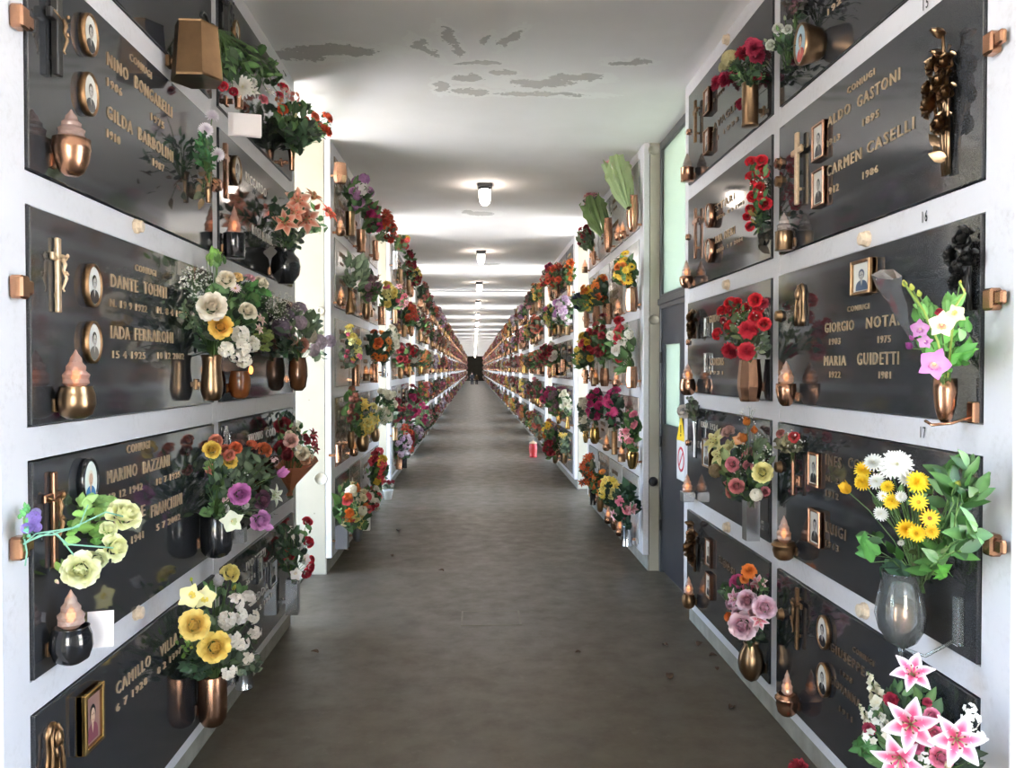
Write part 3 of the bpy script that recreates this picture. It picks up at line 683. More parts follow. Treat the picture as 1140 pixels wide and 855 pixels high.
def bouquet(label, side, mouth, flowers, leaves=(), sprays=(), group=None, name='flower_bouquet', stemcol='4c6a36', lod=0, spread=.07, stems=True, cat='bouquet', camface=.75):
    """mouth = (px, py, out) of the vase mouth; flowers = (kind, colour, px, py, radius px [, out]); leaves = (px, py, rx, ry, count, length px, palette)"""
    mouth = (mouth[0], mouth[1], mouth[2] * .62)
    mp = P(side, *mouth); root = thing(name, label, cat, tuple(mp), 0, group); loc = root.location.copy()
    ax = axis_of(side); fol = MB(); cen = Vector((0, 0, 0)); n = 0; pts = []
    for f in flowers:
        out = f[5] * .78 if len(f) > 5 else mouth[2] + rnd.uniform(-.03, spread)
        p = P(side, f[2], f[3], out); pts.append(p); cen += p; n += 1
    cen = cen / max(1, n)
    for f, p in zip(flowers, pts):
        s = mpp(p); d = (p - cen).normalized() * .55 + ax * .45 + Vector((0, -camface, .25))
        if f[0] in ('spike',): d = (p - mp).normalized() + Vector((0, 0, .2))
        if f[0] in ('tulip', 'bud'): d = (p - mp).normalized() + ax * .3 + Vector((0, -.5, .1))
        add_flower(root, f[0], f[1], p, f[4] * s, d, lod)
        if stems:
            q = [mp + (p - mp) * u + Vector((0, 0, .03 * math.sin(PI * u))) for u in (0, .35, .7, 1)]
            q[0] = mp + Vector((rnd.uniform(-.012, .012), rnd.uniform(-.012, .012), -.03))
            fol.tube([tuple(a - loc) for a in q], .0022, 4, lin(stemcol), caps=False)
    for (px, py, rx, ry, cnt, lpx, pal) in leaves:
        for k in range(cnt):
            a = rnd.uniform(0, 6.28); rr = math.sqrt(rnd.random()); x, y = px + rx * rr * math.cos(a), py + ry * rr * math.sin(a)
            p = P(side, x, y, max(.02, mouth[2] + rnd.uniform(-.06, spread))); s = mpp(p); L = lpx * s * rnd.uniform(.7, 1.25)
            d = (p - mp).normalized() * .9 + Vector((rnd.uniform(-.7, .7), rnd.uniform(-.7, .4), rnd.uniform(-.5, .6)))
            d.normalize(); leaf(fol, p - loc - d * L * .5, d, Vector((SG[side] * .5, -1, rnd.uniform(0, .9))), L, L * rnd.uniform(.2, .3), lin(rnd.choice(pal)))
            if k % 4 == 0 and stems: fol.tube([tuple(mp - loc + Vector((0, 0, -.02))), tuple((mp - loc).lerp(p - loc, .5) + Vector((0, 0, .02))), tuple(p - loc - d * L * .5)], .0018, 3, lin(stemcol), caps=False)
    if fol.v: fol.build('foliage', 'plant', root)
    for sp in sprays:
        px, py, rr_, cnt = sp[:4]; col = lin(sp[4]) if len(sp) > 4 else lin('efece4'); m = MB()
        for k in range(cnt):
            a = rnd.uniform(0, 6.28); q = math.sqrt(rnd.random()) * rr_; p = P(side, px + q * math.cos(a), py + q * math.sin(a), mouth[2] + rnd.uniform(-.04, spread)) - loc
            r_ = .0042 * rnd.uniform(.7, 1.4)
            m.add([(p.x + r_, p.y, p.z), (p.x - r_, p.y, p.z), (p.x, p.y + r_, p.z), (p.x, p.y - r_, p.z), (p.x, p.y, p.z + r_), (p.x, p.y, p.z - r_)], [(0, 2, 4), (2, 1, 4), (1, 3, 4), (3, 0, 4), (2, 0, 5), (1, 2, 5), (3, 1, 5), (0, 3, 5)], col)
            c0 = P(side, px, py + rr_ * .8, mouth[2]) - loc
            if k % 2 == 0: m.tube([tuple(c0), tuple(c0.lerp(p, .6) + Vector((0, 0, .01))), tuple(p)], .0008, 3, lin('6b8258'), caps=False)
        m.build('filler_blossom', 'plant', root)
    return root

# ------------------------------------------------------------------ vases and votive lamps
VP = {  # profiles: radius, height in 0..1 of (half width, height)
 'waist': [(.05, 0), (.62, .0), (.8, .05), (.98, .2), (1, .32), (.9, .55), (.82, .75), (.88, .92), (1, 1), (.9, 1), (.78, .9)],
 'bullet': [(.05, 0), (.35, .01), (.7, .06), (.92, .16), (1, .3), (1, .98), (.97, 1), (.9, 1), (.88, .9)],
 'cyl': [(.05, 0), (.95, 0), (1, .03), (.95, .06), (.96, .95), (1, .97), (1, 1), (.9, 1), (.88, .9)],
 'round': [(.05, 0), (.5, 0), (.55, .05), (.9, .25), (1, .48), (.9, .72), (.6, .86), (.56, .92), (.75, 1), (.68, 1), (.5, .9)],
 'facet': [(.05, 0), (.72, 0), (.8, .05), (1, .35), (.98, .55), (.82, .98), (.85, 1), (.76, 1), (.72, .9)],
 'cup': [(.05, 0), (.35, 0), (.62, .1), (.88, .38), (1, .7), (.98, 1), (.9, 1), (.85, .85)],
 'urn': [(.05, 0), (.5, 0), (.55, .05), (.7, .12), (1, .6), (1, .72), (.8, .76), (.85, .8), (.9, .9), (1, 1), (.9, 1), (.8, .9)],
 'pear': [(.05, 0), (.15, .02), (.55, .1), (.9, .3), (1, .5), (.85, .75), (.55, .92), (.6, 1), (.52, 1), (.45, .9)],
 'bottle': [(.05, 0), (.85, 0), (1, .08), (.9, .3), (.5, .62), (.45, .75), (.6, 1), (.5, 1), (.4, .9)],
 'bowl': [(.05, 0), (.45, .0), (.8, .12), (1, .45), (.96, .75), (.82, .97), (.86, 1), (.78, 1), (.74, .9)],
 'flute': [(.05, 0), (.5, 0), (.55, .03), (.6, .5), (.8, .9), (1, 1), (.9, 1), (.7, .85)]}
def vase(label, side, x, y0, y1, wpx, style, mat, out, group=None, bracket=True, ribs=0, name='flower_vase', cat='vase'):
    out = max(out * .56, wpx * .5 * mpp(P(side, x, y1, out)) + .016)
    q = P(side, x, y1, out); s = mpp(q); z1 = P(side, x, y0, out).z; h = z1 - q.z; w = wpx * s / 2
    root = wthing(name, label, cat, side, q.y, q.z, group); m = MB()
    if style in ('square', 'taper'):
        k = .72 if style == 'taper' else 1.0
        prof = [(.05, 0), (k, 0), (1, .97), (1, 1), (.88, 1), (.85, .85)]
        m.lathe([(r * w * 1.25, z * h) for r, z in prof], 4, (0, -out, 0), smooth=False, rot=PI / 4)
        if style == 'taper':
            m = MB(); m.lathe([(r * w * 1.12, z * h) for r, z in ((.05, 0), (1, 0), (1.02, .04), (.84, .97), (.86, 1), (.78, 1), (.74, .85))], 6, (0, -out, 0), smooth=False, rot=PI / 6)
    else:
        prof = VP[style]; m.lathe([(r * w, z * h) for r, z in prof], 8 if style == 'facet' else 24, (0, -out, 0), smooth=style != 'facet', rot=PI / 8)
        # round bottom for the eye: nothing but the profile
    m.build('body', mat, root)
    if bracket:
        zb = h * .3; bmat = mat if mat not in ('blackgloss', 'brownglass', 'clearglass') else 'copper'; bo = MB().box(-.011, .011, -out + w * .8, 0, zb, zb + .022, .003).build('bracket', bmat, root); MB().box(-.02, .02, -SO - .008, 0, zb - .012, zb + .034, .003).build('wall_plate', bmat, bo)
    return root
def flame_glass(w, h, seg=12, twist=0, lumps=5):
    """cut glass flame: a pear of small facets in staggered rows"""
    m = MB(); vs = []; fs = []; n = 9
    for i in range(n + 1):
        u = i / n; r = w * (.62 + .4 * math.sin(min(1, u / .28) * PI / 2)) * (1 - max(0, u - .2) / .8) ** .8 if i < n else .0015
        for k in range(seg):
            a = 2 * PI * (k + .5 * (i % 2)) / seg; rr = r * (1 + .1 * (1 if i % 2 else -1) * (i < n)); vs.append((rr * math.cos(a), rr * math.sin(a), u * h))
    for i in range(n):
        for k in range(seg):
            k2 = (k + 1) % seg
            fs += [(i * seg + k, i * seg + k2, (i + 1) * seg + k), (i * seg + k2, (i + 1) * seg + k2, (i + 1) * seg + k)] if i % 2 == 0 else [(i * seg + k, i * seg + k2, (i + 1) * seg + k2), (i * seg + k, (i + 1) * seg + k2, (i + 1) * seg + k)]
    return m.add(vs, fs, smooth=False)
def lamp(label, side, x, yt, ym, yb, wpx, style, mat, out=.075, lit=True, glass='glass', gw=None, group=None):
    """votive lamp: yt tip of the glass flame, ym rim of the cup, yb foot"""
    out = max(out * .62, wpx * .5 * mpp(P(side, x, yb, out)) + .014)
    q = P(side, x, yb, out); s = mpp(q); zm = P(side, x, ym, out).z - q.z; zt = P(side, x, yt, out).z - q.z; w = wpx * s / 2
    root = wthing('votive_lamp', label, 'votive lamp', side, q.y, q.z, group); m = MB()
    if style == 'square': m.box(-w, w, -out - w, -out + w, 0, zm, .002)
    else: m.lathe([(r * w, z * zm) for r, z in {'cup': VP['bowl'], 'cyl': VP['cyl'], 'bowl': VP['cup'], 'ring': [(.05, 0), (.5, 0), (.8, .15), (.95, .5), (.9, .7), (1.05, .74), (1.05, .84), (.9, .88), (.85, 1), (.7, 1), (.6, .9)]}[style]], 20, (0, -out, 0))
    m.build('cup', mat, root)
    b = MB().box(-.009, .009, -out + w * .7, 0, zm * .35, zm * .35 + .018, .003); bmat = mat if mat != 'blackgloss' else 'darkbronze'; bo = b.build('bracket', bmat, root); MB().box(-.014, .014, -SO - .007, 0, zm * .2, zm * .2 + .04, .003).build('wall_plate', bmat, bo)
    gh = zt - zm; gr = (gw * s / 2) if gw else w * .72
    g = flame_glass(gr, gh); g.build('glass_flame', glass, root, (0, -out, zm - .003))
    f = MB(); f.lathe([(.2, 0), (.55, .12), (1, .4), (.75, .7), (.1, 1)], 8); ff = MB().merge(f, Matrix.Diagonal((gr * .36, gr * .36, gh * .42, 1)))
    ff.build('bulb', 'flame' if lit else 'glass', root, (0, -out, zm + gh * .08))
    return root
# ================================================================== LEFT WALL, nearest section
W = where
# crucifixes, portraits, studs
cross('L', 64, -2, 85, 'black crucifix with a bronze figure, ' + W('L', 1, 0), 'blackiron', True, .42, .03, .016, .02, 'bronze')
oval_photo('L', 103, 39, 47, 'oval portrait, upper of two beside the black crucifix on the left wall')
oval_photo('L', 103, 105, 48, 'oval portrait, lower of two beside the black crucifix on the left wall', hair='4a4038')
cross('L', 65, 265, 348, 'thin gold crucifix, ' + W('L', 2, 0), 'gold', True, .36, .022)
oval_photo('L', 107, 318, 48, 'oval portrait of a dark-suited man, upper of two beside the gold crucifix')
oval_photo('L', 107, 381, 47, 'oval portrait, lower of two beside the gold crucifix, above the bronze lamp', cloth='6a665e', hair='3c342e')
cross('L', 61, 525, 632, 'bronze crucifix behind the pale yellow rose spray, left wall', 'copper', True, .42, .024, cmat='darkbronze')
oval_photo('L', 103, 536, 52, 'oval holy picture of a figure in blue, black rim, above the pale yellow roses', .72, .024, 'blackgloss', colour=True, hair='e6dcc8', cloth='3f6f9c', bg='e9ece2')
veil_relief('L', 66, 803, 872, 'bronze relief of a veiled woman, bottom row of the left wall', .055, 'darkbronze')
rect_photo('L', 107, 766, 832, 'gold-framed colour photo, bottom row of the left wall', .13, .03, 'brass', .016, colour=True, cloth='7a4652', bg='8a6a64')
cross('L', 253, -10, 46, 'dark crucifix at the top left beside the big bronze vase', 'blackiron', True, .36, .045, .02, .02, 'blackiron')
oval_photo('L', 265, 35, 24, 'oval portrait above the hanging red and white flowers, top of left wall', .8, .022, 'darkbronze')
cross('L', 251.5, 160, 221, 'slim bronze cross beside the white pompom flowers', 'copper', False, .3, .03, .03, .02)
oval_photo('L', 266, 190, 33, 'bronze-rimmed oval portrait near the slim bronze cross', .85, .03, 'bronze')
cross('L', 251.5, 474, 507, 'small silver crucifix behind the salmon flowers', 'silver', True, .42, .03)
rect_photo('L', 306, 622, 653, 'steel-framed photo beside the red and white roses, bottom left', .16, .02, 'silver', .014)
rect_photo('L', 291, 618, 648, 'small steel-framed photo behind the grey-white rose, bottom left', .1, .02, 'silver', .012)
for y, t in ((21, 'top'), (320, 'middle'), (609, 'lowest')): clip('L', 25, y, f'copper slab clip on the left white frame, {t} of three down the near edge')
for x, y, l in ((157, 252, 'pale stud cap on the white frame above the gold crucifix slab'), (157, 682, 'pale stud cap on the white frame beside the white card'), (318, 50, 'pale stud cap on the sloping top frame, left wall')):
    stud('L', x, y, l, .026, 'tan', flat=True)
stud('L', 242.5, 206, 'copper stud on the upright strip beside the slim bronze cross', .034, 'copper', flat=True)
# lamps
lamp('copper cup lamp with unlit pink glass flame, second row of the left wall', 'L', 80, 121, 155, 196, 40, 'bowl', 'copper', .1, False, 'pinkglass', gw=30)
lamp('bronze cup lamp with pink glass flame below the gold crucifix', 'L', 85, 388, 430, 466, 41, 'cup', 'bronze', .1, True, 'pinkglass', gw=30)
lamp('round black lamp with clear glass flame beside the white card', 'L', 79.5, 655, 697, 738, 45, 'cup', 'blackgloss', .11, True, 'glass', gw=30)
lamp('black cup lamp with lit glass flame below the slim bronze cross', 'L', 261, 229, 260, 287, 24, 'cyl', 'blackgloss', .1, True, 'pinkglass', gw=15)
# white cards
def card(label, side, x0, y0, x1, y1, out, fold=False, tilt=.0):
    a, b = P(side, x0, y1, out), P(side, x0, y0, out); h = b.z - a.z
    m = MB()
    r = tag(thing('x', label, 'card'), label, 'card') if False else None
    w = (x1 - x0) * mpp(a); t_ = .0012
    m.box(0, w, -t_, t_, 0, h); me = m
    if fold: me.box(w * .15, w * 1.02, -.02, -.018, h * .0, h * .92)
    o = me.build('folded_card', 'card', None, tuple(a), (-.1, tilt, .25 if side == 'L' else -.2)); return tag(o, label, 'card')
card('white card leaning behind the round black lamp', 'L', 97, 682, 124, 722, .07)
card('white folded card on the frame below the hanging red and white flowers', 'L', 254, 124, 289, 151, .1, True)
# vases
v_ = vase('large faceted bronze vase with clamped rim, top of the left wall', 'L', 219, 30, 91, 50, 'taper', 'umber', .2, bracket=True)
zt = P('L', 219, 30, .112).z - v_.location.z; m = MB()
for sx_ in (-.055, .055): m.tube([(sx_ + .045 * math.cos(a_), -.112 - .05, zt + .03 * math.sin(a_) - .004) for a_ in [PI * k_ / 10 for k_ in range(11)]], .006, 6)
m.build('rim_clamp', 'blackiron', v_)
vase('small copper vase under the hanging red and white flowers', 'L', 266, 103, 121, 16, 'flute', 'copper', .12)
vase('slim copper vase holding the orange flowers, top left', 'L', 325, 167, 190, 10, 'flute', 'copper', .13)
vase('slim bronze vase with stems of the white pompom flowers', 'L', 232, 192, 226, 10, 'flute', 'bronze', .1)
vase('round black vase with short neck holding coral lilies', 'L', 318, 277, 316, 33, 'round', 'blackgloss', .16)
vase('waisted bronze vase holding the white roses, left wall', 'L', 236, 395, 446, 24, 'waist', 'bronze', .13)
vase('brown glass vase holding the mauve flowers', 'L', 332, 398, 435, 21, 'bowl', 'brownglass', .14)
t_ = vase('amber glass candle jar behind the white blossoms', 'L', 267, 413, 444, 24, 'bowl', 'amberglass', .12, name='candle_jar', cat='candle')
q = P('L', 269, 412, .12); m = MB().ball((0, 0, 0), .011, .011, .02, 8, 6); o = m.build('flame', 'flame', t_, (0, -.12, q.z - t_.location.z))
vase('glossy black vase holding the purple and salmon roses', 'L', 241, 573, 621, 34, 'bullet', 'blackgloss', .14)
vase('square steel vase holding the red and white roses', 'L', 326, 644, 683, 15, 'square', 'silver', .13)
vase('bullet-shaped bronze vase holding yellow roses, bottom left', 'L', 237, 750, 809, 31, 'bullet', 'copper', .13)
vase('small steel vase behind the yellow roses, bottom left', 'L', 272, 742, 766, 20, 'cyl', 'silver', .12)
vase('small steel vase under the lilac rose, left wall', 'L', 267, 587, 604, 14, 'square', 'silver', .1)
# bouquets
bouquet('hanging bunch of red roses and white flowers, top of the left wall', 'L', (243, 28, .12), [
    ('rose', 'd4203a', 248, 96, 6, .2), ('mum', 'f4f1ea/e6e0d4/efe6b8', 270, 97, 13, .17), ('rose', 'b5183a', 260, 102, 5, .18), ('star', 'f2efe6', 282, 103, 7, .16), ('rose', 'e48fa0/d4203a', 293, 111, 6, .15), ('rose', 'e02440', 315, 98, 6.5, .14), ('pompom', 'f3f0ea', 281, 92, 6, .17), ('rose', 'd23048', 311, 106, 5, .13), ('star', 'f6f0ea', 299, 104, 6, .14)],
    [(278, 72, 30, 22, 70, 17, GREENS), (262, 62, 14, 16, 26, 14, DARKG), (305, 82, 14, 12, 22, 13, GREENS)], name='hanging_flowers', camface=.9)
bouquet('orange ranunculus bunch in the slim copper vase, top left', 'L', (326, 168, .13), [
    ('rose', 'd8552a/b03a18', 315, 122, 6), ('rose', 'dc6438/b8401c', 331, 121, 6.5), ('rose', 'd8582c/b03a18', 340, 134, 6), ('rose', 'e06a3c/b8401c', 350, 130, 6.5), ('rose', 'd6532c/a83416', 364, 131, 7, .22), ('rose', 'd4502a/a83416', 363, 146, 7.5, .22), ('floret', 'd98a80/c05a50', 327, 108, 7), ('floret', 'e8c8c0/d88a80', 318, 103, 6), ('bud', 'd9d2a8/b8c08a', 329, 130, 5), ('rose', 'cf5228/a83416', 357, 141, 5), ('floret', 'c87a58', 311, 112, 6)],
    [(337, 147, 25, 13, 110, 15, DARKG), (330, 132, 22, 18, 70, 13, GREENS), (358, 140, 11, 13, 30, 12, GREENS), (328, 160, 12, 8, 26, 13, DARKG)])
bouquet('white pompom flowers with dark green leaves, hanging beside the white strip', 'L', (231, 195, .1), [
    ('pompom', 'f4eef2/e2d8e2', 236, 130, 8.5, .13), ('pompom', 'f4eef2/e2d8e2', 229, 145, 9, .13), ('pompom', 'f4eef2/e2d8e2', 242, 172, 8.5, .14)],
    [(228, 166, 13, 20, 60, 11, ('2d5a34', '386b3c', '24492c')), (233, 182, 9, 9, 18, 10, ('2d5a34', '386b3c')), (226, 212, 7, 24, 16, 14, ('2c3426', '39402c', '5c4a34')), (236, 200, 6, 12, 8, 9, ('6a4a34', '7a5238'))], name='hanging_flowers')
bouquet('coral lilies with green leaves in the round black vase', 'L', (318, 278, .16), [
    ('lily', 'efc4ac/dc8068', 331, 226, 15), ('lily', 'edbea6/d87860', 317, 249, 14), ('lily', 'efc6b0/dc8068', 340, 244, 15), ('lily', 'e0755c/c84a3c', 363, 240, 12, .24), ('star', 'e8b088/d07a50', 347, 222, 12), ('lily', 'ecbca4/d87860', 327, 238, 12, .2), ('bud', 'd88a70/b85a48', 352, 232, 7)],
    [(335, 244, 24, 20, 50, 13, GREENS), (352, 256, 12, 8, 22, 11, ('4f6a48', '5d7a54')), (322, 266, 18, 11, 44, 13, DARKG), (309, 236, 8, 16, 16, 12, DARKG), (332, 218, 14, 6, 12, 10, DARKG)])
bouquet('large bouquet of white and yellow roses with white blossoms in the waisted bronze vase', 'L', (237, 396, .13), [
    ('rose', 'f6ede0/efe0c0', 236, 342, 17, .24), ('rose', 'f6cf6c/f0b840', 245.5, 364, 13.5, .25), ('rose', 'f4ead8/e8d8b0', 275.5, 347, 11, .25), ('rose', 'f5ecdc/efdcae', 252, 312, 11, .2), ('rose', 'eecf90/e0b06a', 264, 309, 6.5, .2), ('daisy', 'f0d4d4/e6b8b8/d8a860', 262, 321, 6.5, .22), ('rose', 'e6b4bc/d490a0', 278, 310, 6, .18), ('rose', 'f4ecdc/e8dcc0', 290, 315, 9, .18),
    ('blossom', 'f6f0e6/ece2cc', 267, 372, 12, .25), ('blossom', 'f6f0e6/ece2cc', 252, 389, 10.5, .24), ('blossom', 'f7f1e8/eadfc8', 270, 387, 10.5, .26), ('blossom', 'f4eee2/eadfc8', 281, 383, 10, .23), ('blossom', 'f6f0e6/ece2cc', 271, 401, 10.5, .24), ('floret', 'f2ece2/e8dcc8', 261, 397, 7, .24),
    ('star', 'e8cfc4/c89a98', 288, 357, 8, .22), ('star', 'e6d2c8/c89a98', 286, 367, 7, .22), ('bud', 'e8c8c8', 283, 350, 4)],
    [(262, 345, 38, 34, 130, 15, GREENS + DARKG), (284, 327, 13, 13, 34, 14, ('3a6a34', '4a7d40', '2f5a2c')), (238, 285, 8, 8, 14, 14, ('6f9a48', '86a85a', '5a8040')), (246, 290, 6, 8, 8, 12, ('4a6a34', '3c5a2c')), (228, 374, 14, 16, 46, 13, DARKG), (294, 378, 12, 12, 34, 13, ('6a7a3c', '7c8a48', '56662f')), (246, 330, 28, 12, 30, 12, GREENS), (214, 345, 13, 24, 40, 10, ('4a5a44', '3c4a3a', '5a6a50'))],
    [(217, 314, 19, 120), (222, 332, 13, 40), (304, 338, 15, 60)])
bouquet('mauve and dusty pink bouquet in the brown glass vase', 'L', (332, 399, .14), [
    ('hydrangea', '9c8a98/7c6c7c', 333, 345, 10), ('hydrangea', 'a58c9c/86707f', 322, 369, 8), ('hydrangea', '9f8e9c/7c6c7c', 334, 359, 9), ('rose', 'c99080/b06a5a', 335, 384, 9), ('hydrangea', 'b0a0ac/8e7f8e', 355, 381, 10, .2), ('hydrangea', 'a898a6/86788a', 367, 380, 8, .24), ('hydrangea', 'c4bba8/a8a08a', 344, 374, 10), ('hydrangea', '77687a/5d5064', 313, 364, 11), ('hydrangea', '86748a/665870', 320, 352, 9), ('rose', 'b89890/987870', 326, 378, 6), ('hydrangea', 'b4a4ae/928492', 349, 390, 8, .2)],
    [(335, 368, 24, 22, 60, 12, GREY), (346, 360, 9, 14, 22, 14, ('3a4a34', '4a5c40')), (322, 388, 14, 10, 34, 12, DARKG), (352, 396, 12, 4, 8, 14, GREY)], [(312, 340, 17, 110), (322, 346, 12, 40)])
bouquet('yellow, salmon, purple and white bouquet in the glossy black vase', 'L', (241, 576, .14), [
    ('rose', 'd98a72/c06650', 240, 491, 8), ('rose', 'e6c65c/c8a03c', 236, 501, 10), ('rose', 'd98a78/c06a58', 250, 501, 7), ('rose', 'dc8a78/c06a58', 255, 507, 7), ('rose', 'd66a44/b84e2c', 262, 499, 7.5), ('rose', 'e8c860/c8a03c', 256, 514, 8.5), ('rose', 'd48878/b86a5c', 235, 523, 6.5), ('rose', 'd87858/bc5838', 280, 496, 7), ('rose', 'de7a50/c05a34', 294, 501, 9.5),
    ('rose', 'c878b8/a85a9c', 267, 550, 12.5, .26), ('tulip', 'd88ac8/b868a8', 309, 529, 12, .24), ('rose', '6a4258/4c2c40', 291, 556, 11, .22), ('star', 'eeeee0/d4dcc0', 303, 552, 12, .22), ('orchid', 'eef0d4/cfd8a0/e8ecc0', 258, 580, 14, .25), ('rose', 'c98ac0/a868a0', 289, 579, 12, .26), ('tulip', 'd494cc/b474ac', 294, 586, 9, .26), ('rose', 'ece8e0/d8d0c4', 251, 566, 4.5), ('rose', 'ece8e0', 273, 563, 4.5), ('floret', 'e6c4c0/d09a98', 249, 554, 7), ('bud', 'efeee4', 270, 572, 4), ('floret', 'e0b8b8', 305, 514, 6)],
    [(271, 529, 32, 30, 120, 14, ('4a5c44', '3a4a36', '5a6c54', '2c3a2a')), (242, 540, 12, 18, 40, 12, DARKG), (240, 570, 14, 10, 30, 11, GREENS), (232, 512, 5, 12, 12, 9, ('5a7040', '6a8048')), (290, 568, 18, 12, 24, 12, GREY)], [(264, 530, 12, 16)])
bq = bouquet('dark red and cream bouquet wrapped in brown paper, left wall', 'L', (322, 549, .12), [
    ('rose', '7c1826/54101a', 315, 474, 10), ('rose', '84182a/5c101c', 313, 498, 8), ('rose', 'e6bcb0/d09a90', 324, 491, 8.5, .2), ('rose', 'f0e4cc/dcc8a0', 329, 480, 6), ('rose', 'efe2cc/dcc8a0', 337, 505, 8, .24), ('floret', 'e8dcc4/c8b890', 330, 500, 8, .22), ('star', '8c2028/5c141c', 347, 484, 7, .2), ('floret', '9a2430/6c1820', 346, 492, 8, .22), ('star', '8c2028/5c141c', 349, 500, 7, .22), ('rose', 'a03038/701c24', 339, 489, 7), ('rose', 'ece0c8/d4c09a', 322, 484, 5), ('floret', 'ece4d0/d0c4a0', 343, 508, 7, .25), ('rose', 'e8b890/d89a70', 340, 512, 6, .25), ('floret', 'efe8d6', 331, 474, 6), ('rose', '701822/501018', 320, 506, 7, .2)],
    [(328, 494, 20, 22, 40, 9, GREENS), (318, 466, 9, 8, 16, 8, DARKG)], [(330, 488, 14, 20)], camface=.8)
m = MB(); loc = bq.location; ring = [(306, 520, .08), (314, 523, .2), (326, 521, .26), (341, 521, .28), (354, 513, .27), (352, 508, .16), (338, 505, .07), (318, 508, .05)]
vs = [tuple(P('L', *r_) - loc) for r_ in ring]; bt = [tuple(P('L', 322 + 4 * math.cos(k * PI / 4), 551 + 1.5 * math.sin(k * PI / 4), .12 + .02 * math.sin(k * PI / 4)) - loc) for k in range(8)]
m.add(vs + bt, [(k, (k + 1) % 8, 8 + (k + 1) % 8, 8 + k) for k in range(8)] + [tuple(range(8, 16))], smooth=False)
o = m.build('paper_wrap', 'kraft', bq); o['label'] = 'brown paper cone'
sm = o.modifiers.new('th', 'SOLIDIFY'); sm.thickness = .003
bouquet('red and white roses in the square steel vase, bottom left', 'L', (326, 646, .13), [
    ('rose', 'c81e34/8c1020', 342, 581, 6.5), ('rose', 'cc2038/8c1020', 343, 604, 7), ('rose', 'b81c30/801020', 321, 618, 7), ('rose', 'c82038/8c1020', 345, 631, 6), ('rose', 'c01c34/8c1020', 341, 638, 6), ('orchid', 'f0e6e0/e0ccc4', 331, 599, 8), ('orchid', 'f2e8e4/e4d0c8', 339, 623, 8), ('orchid', 'f0e8e2/e4d4c8', 329, 639, 8), ('floret', 'e8dedc', 334, 610, 6), ('rose', 'c81e34/8c1020', 346, 623, 5), ('floret', 'ece4e0', 324, 590, 5)],
    [(324, 610, 17, 26, 80, 10, DARKG), (314, 596, 8, 14, 18, 9, DARKG), (338, 590, 8, 8, 10, 8, GREENS)])
bouquet('yellow roses and white hydrangeas in the bullet-shaped bronze vase, bottom left', 'L', (238, 752, .13), [
    ('orchid', 'f4eaa0/ecd468/f0dc60', 212, 664, 15, .2), ('orchid', 'f4eaa4/ecd468/f0dc60', 228, 666, 14, .24), ('bud', 'c8d43c/a8b830', 213, 646, 5), ('tulip', 'e8e2e0/d0c8c8', 242, 651, 13, .2), ('rose', 'efe08c/e0c85c', 256, 639, 11, .18), ('rose', 'f4dc84/ecc050', 216, 696, 17, .26), ('rose', 'f5da78/ecc04c', 239, 720, 17.5, .27), ('rose', 'f0e090', 223, 706, 6, .25),
    ('blossom', 'f4ece4/e6dccc', 262, 671, 12, .22), ('blossom', 'f4ece4/e6dccc', 276, 666, 10.5, .2), ('blossom', 'f3ebe2/e4d8c8', 252, 690, 12, .23), ('blossom', 'f5eee6/e6dccc', 266, 687, 11, .24), ('blossom', 'f0e8e0/e0d4c4', 283, 704, 9, .2), ('blossom', 'ede4da/d8ccba', 281, 687, 9, .2), ('blossom', 'f2eae0/e4d8c8', 259, 711, 10.5, .24), ('blossom', 'f2eae2/e4d8c8', 269, 716, 9.5, .23), ('blossom', 'f0e8de/e0d4c4', 255, 747, 10, .22), ('blossom', 'eae0d4/d4c8b4', 274, 732, 9, .2), ('bud', 'd8d46a/b8b840', 260, 656, 6, .2), ('bud', 'd8d060/b8b040', 213, 721, 5, .2)],
    [(244, 710, 40, 34, 110, 15, ('4a5a40', '3a4834', '5a6a4c', '2c3828')), (222, 742, 20, 13, 60, 14, DARKG), (270, 735, 18, 16, 40, 12, GREY), (205, 716, 8, 16, 14, 10, ('5a7a34', '6c8a40')), (250, 655, 24, 10, 24, 11, GREENS), (284, 740, 8, 8, 12, 11, GREY)])
# spray of pale yellow artificial roses held by the clip
sp = bouquet('spray of pale yellow roses on long stems, held by the copper clip', 'L', (26, 603, .05), [
    ('rose', 'f6f5c6/eeeeb0', 137, 575, 20, .2), ('rose', 'f4f4c4/ecedac', 126, 610, 16, .2), ('rose', 'f5f5cc/eeefb4', 90, 634, 20, .16), ('bud', 'c8a0a0/a8b070', 62, 646, 5, .12), ('rose', 'f0f2be', 120, 590, 10, .18), ('rose', 'f2f4c4', 108, 622, 12, .17)],
    [(100, 583, 18, 16, 30, 19, ('7fae54', '96bc6a', '6a9a48')), (104, 558, 22, 6, 16, 22, ('8ab060', '9cc074')), (112, 598, 12, 10, 14, 18, ('7aa850', '5f8f40')), (76, 632, 12, 8, 8, 16, ('a0b86a', '8aac5c')), (82, 596, 9, 9, 8, 18, ('6fa04a', '86b060')), (120, 562, 14, 8, 10, 18, ('8ab060', '9cc074'))], name='rose_spray', stemcol='7fb8a0', stems=False, cat='flowers')
m = MB(); loc = sp.location
for pts in ([(26, 606), (40, 594), (80, 588), (118, 570), (137, 575)], [(26, 606), (44, 596), (64, 595), (82, 618), (92, 632)], [(28, 604), (58, 592), (76, 606), (100, 608), (126, 610)], [(27, 598), (30, 615), (28, 630)], [(60, 594), (88, 586), (98, 562)]):
    m.tube([tuple(P('L', x, y, .04 + .0013 * (x - 26)) - loc) for x, y in pts], .0022, 6, lin('8cc4ac'))
m.build('stem', 'plant', sp)
